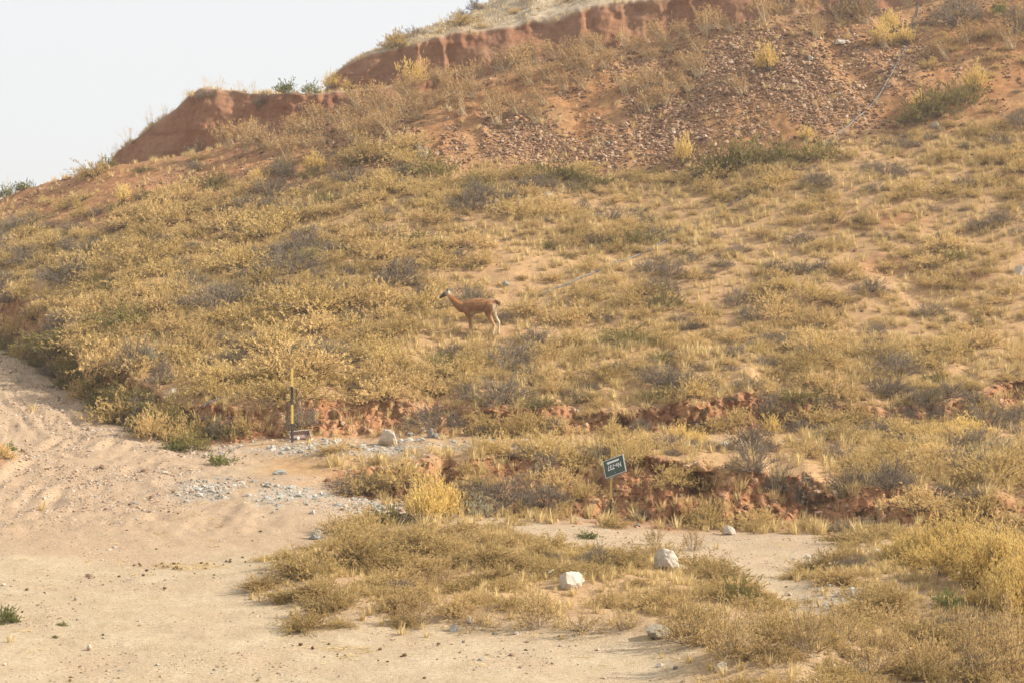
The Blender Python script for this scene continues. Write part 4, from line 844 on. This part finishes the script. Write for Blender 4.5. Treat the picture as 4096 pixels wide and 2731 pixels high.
bm = bmesh.new()
ay = H_ * .30; pts = [(-W_ * .33, ay), (-W_ * .23, ay + H_ * .11), (-W_ * .23, ay + H_ * .055), (W_ * .27, ay + H_ * .055), (W_ * .27, ay - H_ * .055), (-W_ * .23, ay - H_ * .055), (-W_ * .23, ay - H_ * .11)]
f = bm.faces.new([bm.verts.new((x, -.0085, z)) for x, z in pts[::-1]]); part('arrow', bm, M_WPAINT, bd)
cu = bpy.data.curves.new('lettering', 'FONT'); cu.body = 'Nv-737'; cu.size = H_ * .34; cu.align_x = 'CENTER'; cu.align_y = 'CENTER'; cu.extrude = .001; cu.offset = .0024
to = bpy.data.objects.new('lettering_source', cu); col.objects.link(to); bpy.context.view_layer.update()
tm = bpy.data.meshes.new_from_object(to.evaluated_get(bpy.context.evaluated_depsgraph_get())); bpy.data.objects.remove(to)
tm.materials.clear(); tm.materials.append(M_WPAINT)
lt = link('lettering', tm, bd); lt.rotation_euler = (math.radians(90), math.radians(180), 0); lt.location = (W_ * .01, -.0085, H_ * .02); lt.scale = (.80, 1.15, 1)
for dz in (-.06, .06):
    bolt = part('bolt', bx(0, -.009, 0, .012, .008, .012, .002), M_ALU, bd); bolt.location = (-.0, 0, dz * 2.2)
part('bracket', bx(0, -.055, cz, .03, .085, .03), M_ALU, sg)
# hose wandering down the whole slope
HP = [(3702, 8), (3672, 65), (3648, 131), (3607, 220), (3577, 280), (3547, 333), (3506, 399), (3458, 458), (3381, 518), (3312, 571), (3190, 655), (3142, 690), (2952, 806), (2892, 836), (2791, 899), (2743, 924), (2648, 977), (2493, 1046), (2380, 1090), (2302, 1126), (2070, 1198), (1900, 1270), (1640, 1370),
      (1393, 1456), (1310, 1465), (1208, 1490), (1100, 1522), (1000, 1559), (940, 1577), (863, 1604), (821, 1640), (785, 1690)]
hp = np.array([pick(u, v) for u, v in HP]); dl = np.concatenate([[0], np.cumsum(np.linalg.norm(np.diff(hp, axis=0), axis=1))]); tt = np.arange(0, dl[-1], .14)
hx, hy = np.interp(tt, dl, hp[:, 0]), np.interp(tt, dl, hp[:, 1]); kk = np.ones(9) / 9
hx = np.convolve(np.pad(hx, 4, 'edge'), kk, 'valid'); hy = np.convolve(np.pad(hy, 4, 'edge'), kk, 'valid')
hz = np.array([ground_z(a, b) for a, b in zip(hx, hy)]); hz = np.maximum(hz, np.convolve(np.pad(hz, 4, 'edge'), kk, 'valid')) + .028
hu = CU + F * hx / hy; hz = hz - .10 * sstep(1430, 1520, hu) * (1 - sstep(2090, 2180, hu))      # lost under the soil and scrub behind the animal
hm = MB(); hm.tube(np.stack([hx, hy, hz], 1), .024, sides=7, cap=True)
tag(link('hose', hm.mesh('hose', [M_HOSE], True)), 'long thin grey hose snaking down the slope from the hilltop to the road', 'hose')

# ------------------------------------------------------------------ the guanaco
gp = pick(1880.6, 1343); K = 6.533 * F / gp[1]                       # close-up pixels per metre
BR = (.285, .148, .068); CR = (.60, .49, .34); DK = (.055, .050, .046); RF = (.44, .17, .055); TL = (.13, .05, .025); GY = (.26, .25, .24); LB = (.42, .25, .13)
def L(pts, y0=0.0, y1=None): return [(x, zz, r, (y0 if y1 is None else y0 + (y1 - y0) * i / max(1, len(pts) - 1)), c) for i, (x, zz, r, c) in enumerate(pts)]
body = L([(960, 705, .145, BR), (1050, 700, .165, BR), (1150, 690, .20, BR), (1300, 678, .225, BR), (1450, 661, .212, BR), (1590, 652, .178, BR), (1700, 655, .145, BR), (1765, 655, .115, LB)])
neck = L([(960, 700, .150, BR), (880, 650, .122, BR), (800, 590, .098, BR), (725, 515, .082, BR), (655, 430, .074, LB), (600, 345, .070, CR)])
head = L([(600, 338, .070, CR), (560, 345, .078, GY), (515, 372, .070, DK), (470, 405, .055, DK), (430, 432, .046, DK), (408, 448, .040, DK)])
legs = [L([(1110, 790, .13, BR), (1130, 880, .085, BR), (1150, 980, .056, BR), (1172, 1090, .042, BR), (1186, 1185, .043, BR), (1186, 1290, .031, LB), (1188, 1385, .031, CR), (1186, 1425, .040, CR), (1178, 1446, .042, DK)], -.06, -.09),
        L([(1180, 800, .11, BR), (1205, 900, .070, CR), (1218, 990, .048, CR), (1226, 1090, .040, CR), (1224, 1185, .042, CR), (1212, 1290, .030, CR), (1206, 1385, .030, CR), (1202, 1425, .038, CR), (1194, 1446, .040, DK)], .06, .10),
        L([(1690, 700, .150, BR), (1660, 800, .125, BR), (1670, 890, .092, BR), (1705, 985, .064, LB), (1760, 1085, .046, LB), (1806, 1172, .043, LB), (1800, 1260, .031, CR), (1786, 1370, .030, CR), (1774, 1470, .039, CR), (1764, 1495, .041, DK)], -.07, -.10),
        L([(1760, 720, .120, LB), (1790, 820, .090, CR), (1815, 900, .064, CR), (1866, 1005, .046, CR), (1932, 1108, .042, CR), (1934, 1210, .031, CR), (1926, 1330, .030, CR), (1920, 1425, .038, CR), (1910, 1448, .040, DK)], .07, .11)]
tail = L([(1745, 590, .060, BR), (1810, 568, .050, TL), (1870, 566, .046, TL), (1915, 590, .042, TL), (1932, 640, .032, TL), (1926, 690, .014, TL)])
ears = [L([(588, 310, .034, GY), (592, 268, .034, DK), (600, 225, .022, GY)], -.045, -.06), L([(615, 305, .034, GY), (645, 262, .034, GY), (668, 220, .026, GY), (678, 200, .014, GY)], .045, .06)]
def loc3(x, zz): return (x - 1180) / K, (1450 - zz) / K
SP = []      # sphere samples: centre, radius, colour, squash
for ci, ch in enumerate([body, neck, head] + legs + [tail] + ears):
    pts = []
    for x, zz, r, y, c in ch: X_, Z_ = loc3(x, zz); pts.append([X_, y, Z_, r, *c])
    pts = np.array(pts)
    if 3 <= ci <= 6:
        gx, gy = gp[0] + pts[-1, 0], gp[1] + pts[-1, 1]; dz = ground_z(gx, gy) - gp[2] - (pts[-1, 2] - pts[-1, 3]) - .012; m = len(pts); wgt = np.clip((np.arange(m) - 3) / (m - 4), 0, 1); pts[:, 2] += dz * wgt
    for i in range(len(pts) - 1):
        d = np.linalg.norm(pts[i + 1, :3] - pts[i, :3]); n = max(2, int(d / .02))
        for f in np.linspace(0, 1, n, endpoint=False): SP.append((pts[i] * (1 - f) + pts[i + 1] * f, .80 if ci == 0 else .85 if ci in (1, 2) else .5 if ci >= 8 else 1.0))
    SP.append((pts[-1], 1.0))
bm = bmesh.new(); bmesh.ops.create_icosphere(bm, subdivisions=2, radius=1); sv = np.array([v.co[:] for v in bm.verts]); stt = np.array([[v.index for v in f.verts] for f in bm.faces]); bm.free()
gm = MB()
for q, sq in SP: gm.add(q[:3] + sv * q[3] * np.array([1, sq, 1]), stt, .5)
tmp = link('guanaco_source', gm.mesh('g', [M_DUNG])); rm = tmp.modifiers.new('remesh', 'REMESH'); rm.mode = 'VOXEL'; rm.voxel_size = .011; sm = tmp.modifiers.new('smooth', 'SMOOTH'); sm.iterations = 6; sm.factor = .5
bpy.context.view_layer.update(); me = bpy.data.meshes.new_from_object(tmp.evaluated_get(bpy.context.evaluated_depsgraph_get())); bpy.data.objects.remove(tmp)
co = np.empty(len(me.vertices) * 3); me.vertices.foreach_get('co', co); co = co.reshape(-1, 3)
Q = np.array([q for q, _ in SP]); colr = np.empty((len(co), 3))
for i in range(0, len(co), 4000):
    d = np.linalg.norm(co[i:i + 4000, None, :] - Q[None, :, :3], axis=2) - Q[None, :, 3]; w = np.exp(-np.clip(d - d.min(1, keepdims=True), 0, 1) / .016); colr[i:i + 4000] = (w @ Q[:, 4:7]) / w.sum(1, keepdims=True)
pxx = co[:, 0] * K + 1180; pzz = 1450 - co[:, 2] * K
def blend(m, c):
    global colr
    colr = colr * (1 - m[:, None]) + np.array(c)[None] * m[:, None]
blend(sstep(760, 880, pzz) * (1 - sstep(900, 930, pzz)) * (pxx > 1180) * (pxx < 1560) * .85, CR)                      # pale belly
blend(sstep(1740, 1800, pxx) * sstep(610, 680, pzz) * (1 - sstep(900, 1000, pzz)) * .9, CR)                           # pale rump
blend(np.exp(-(((pxx - 745 - (pzz - 470) * 1.0) / 45) ** 2)) * (pzz > 380) * (pzz < 600) * (pxx < 880) * .8, RF)     # rufous mane
blend(sstep(.02, .06, -co[:, 2] * 0 + (co[:, 2] < .75) * .0 + (np.abs(co[:, 1]) < .03) * .0), BR)
blend(np.clip(fbm(co[:, 0] * 9, co[:, 2] * 9 + co[:, 1] * 5, 301, 4) * 1.3, 0, 1) * .6 * (pzz < 900) * (pxx > 900), (.20, .105, .055))
blend(np.exp(-(((pxx - 505) / 12) ** 2 + ((pzz - 362) / 10) ** 2)) * .9, (.01, .01, .01))                              # eye
ca = me.color_attributes.new('coat', 'FLOAT_COLOR', 'POINT'); ca.data.foreach_set('color', np.concatenate([colr, np.ones((len(co), 1))], 1).astype(np.float32).ravel())
M_COAT, nt, out = newmat('coat'); b = N(nt, 'ShaderNodeBsdfPrincipled'); b.inputs['Roughness'].default_value = .9; b.inputs['Specular IOR Level'].default_value = .1
tc = N(nt, 'ShaderNodeTexCoord'); fn = noise(nt, 45, 4, tc.outputs['Object'], .7); cc = mixc(nt, .6, attr(nt, 'coat').outputs['Color'], ramp(nt, fn, [(.3, (.75, .75, .75)), (.65, (1.15, 1.15, 1.15))]), 'MULTIPLY')
nt.links.new(cc, b.inputs['Base Color']); bp = N(nt, 'ShaderNodeBump'); bp.inputs['Strength'].default_value = .5; bp.inputs['Distance'].default_value = .01; nt.links.new(fn, bp.inputs['Height']); nt.links.new(bp.outputs[0], b.inputs['Normal']); nt.links.new(b.outputs[0], out.inputs[0])
me.materials.clear(); me.materials.append(M_COAT); me.polygons.foreach_set('use_smooth', np.ones(len(me.polygons), bool))
me.name = 'guanaco'
gu = link('guanaco', me, loc=gp); tag(gu, 'slender red-brown guanaco with pale belly and dark face standing on the slope', 'guanaco')
nor = np.empty(len(me.vertices) * 3); me.vertices.foreach_get('normal', nor); nor = nor.reshape(-1, 3)
sel = np.nonzero((pzz < 960) & (pxx > 640))[0]; sel = rng.choice(sel, 5200)
hd = nor[sel] * .35 + np.stack([.7 + 0 * sel, 0 * sel, -.55 + 0 * sel], 1) + rng.normal(0, .28, (len(sel), 3))
hb = MB(); hb.leaves(co[sel] - nor[sel] * .004, hd, rng.uniform(.025, .055, len(sel)), .004, .5); hv, ht, _, _ = hb.arrays(); hme = mesh_np('fur', hv, ht, [M_COAT])
ca = hme.color_attributes.new('coat', 'FLOAT_COLOR', 'POINT'); hc = np.repeat(np.clip(colr[sel] * rng.uniform(.75, 1.3, (len(sel), 1)), 0, 1), 4, 0); ca.data.foreach_set('color', np.concatenate([hc, np.ones((len(hc), 1))], 1).astype(np.float32).ravel())
link('fur', hme, gu)

# ------------------------------------------------------------------ labels: each plant, stone and lump by what it grows or lies beside
LM = [('the standing guanaco', 1880, 1260), ('the green sign', 2443, 1900), ('the striped post', 1169, 1620), ('the pale boulder on the rubble', 1557, 1740), ('the white boulder on the mound', 2655, 2230), ('the cracked boulder on the mound', 2290, 2310),
      ('the dark wedge-shaped boulder', 2632, 2515), ('the flat white slab', 3372, 165), ("the pinkish stone below scree", 2190, 785), ('the toe of the near cliff', 430, 660), ('the white stone on red soil', 4076, 1080), ("the white road bend stone", 690, 1565),
      ('the red hollow in the lower bank', 2800, 1960), ('the small burrow in the upper bank', 2490, 1690), ("the hollow at the bank's end", 4060, 1590), ('the dung scatter', 700, 2265), ('the white rock on the side track', 2912, 2120), ("the high reddish bare patch", 3540, 1050),
      ('the middle of the scree', 2950, 500), ('the lone blocky stone on the sand', 355, 2590), ('the smooth tan stone', 2882, 2670), ('the reddish stone by the bare patch', 1122, 920), ('the summit of the near cliff', 840, 350), ("the yellow thicket", 3850, 2220),
      ('the rusty trough', 1200, 1745), ('the grey rock beside the road', 1265, 2140), ("the hose on the scree", 3480, 430), ('the second dung patch', 1420, 2615), ('the top of the spoil slope', 2380, 205), ('the flat grey stone by the road', 1120, 1890), ("the far yellow bush", 3860, 1720)]
ORD = ['', 'second', 'third', 'fourth', 'fifth', 'sixth', 'seventh', 'eighth', 'ninth', 'tenth', 'eleventh', 'twelfth', 'thirteenth', 'fourteenth', 'fifteenth', 'sixteenth', 'seventeenth', 'eighteenth', 'nineteenth', 'twentieth']
bins = {}
for o, look, kd, u, v in LABELLED:
    dd_ = [math.hypot(u - a, (v - b) * 1.3) for _, a, b in LM]; m = int(np.argmin(dd_)); du, dv = u - LM[m][1], (v - LM[m][2]) * 1.3
    di = ('right of' if du > 0 else 'left of') if abs(du) > abs(dv) else ('below' if dv > 0 else 'above')
    bins.setdefault((look, m, di), []).append((dd_[m], o))
for (look, m, di), lst in bins.items():
    lst.sort(key=lambda t: t[0])
    for i, (_, o) in enumerate(lst):
        o['label'] = f"{look} {di} {LM[m][0]}" if len(lst) == 1 else f"{look}, {'first' if i == 0 else ORD[i] if i < len(ORD) else str(i + 1) + 'th'} one {di} {LM[m][0]}"

# ------------------------------------------------------------------ dusty summer air
hzm, nt, out = newmat('haze'); pv = N(nt, 'ShaderNodeVolumePrincipled'); pv.inputs['Color'].default_value = (.96, .95, .93, 1); pv.inputs['Density'].default_value = .0008; pv.inputs['Anisotropy'].default_value = .3
nt.links.new(pv.outputs[0], out.inputs['Volume'])
hb = bx(0, 0, 12.5, 8200, 8200, 35); ho = part('haze', hb, hzm); tag(ho, 'thin dusty haze in the air', kind='stuff')
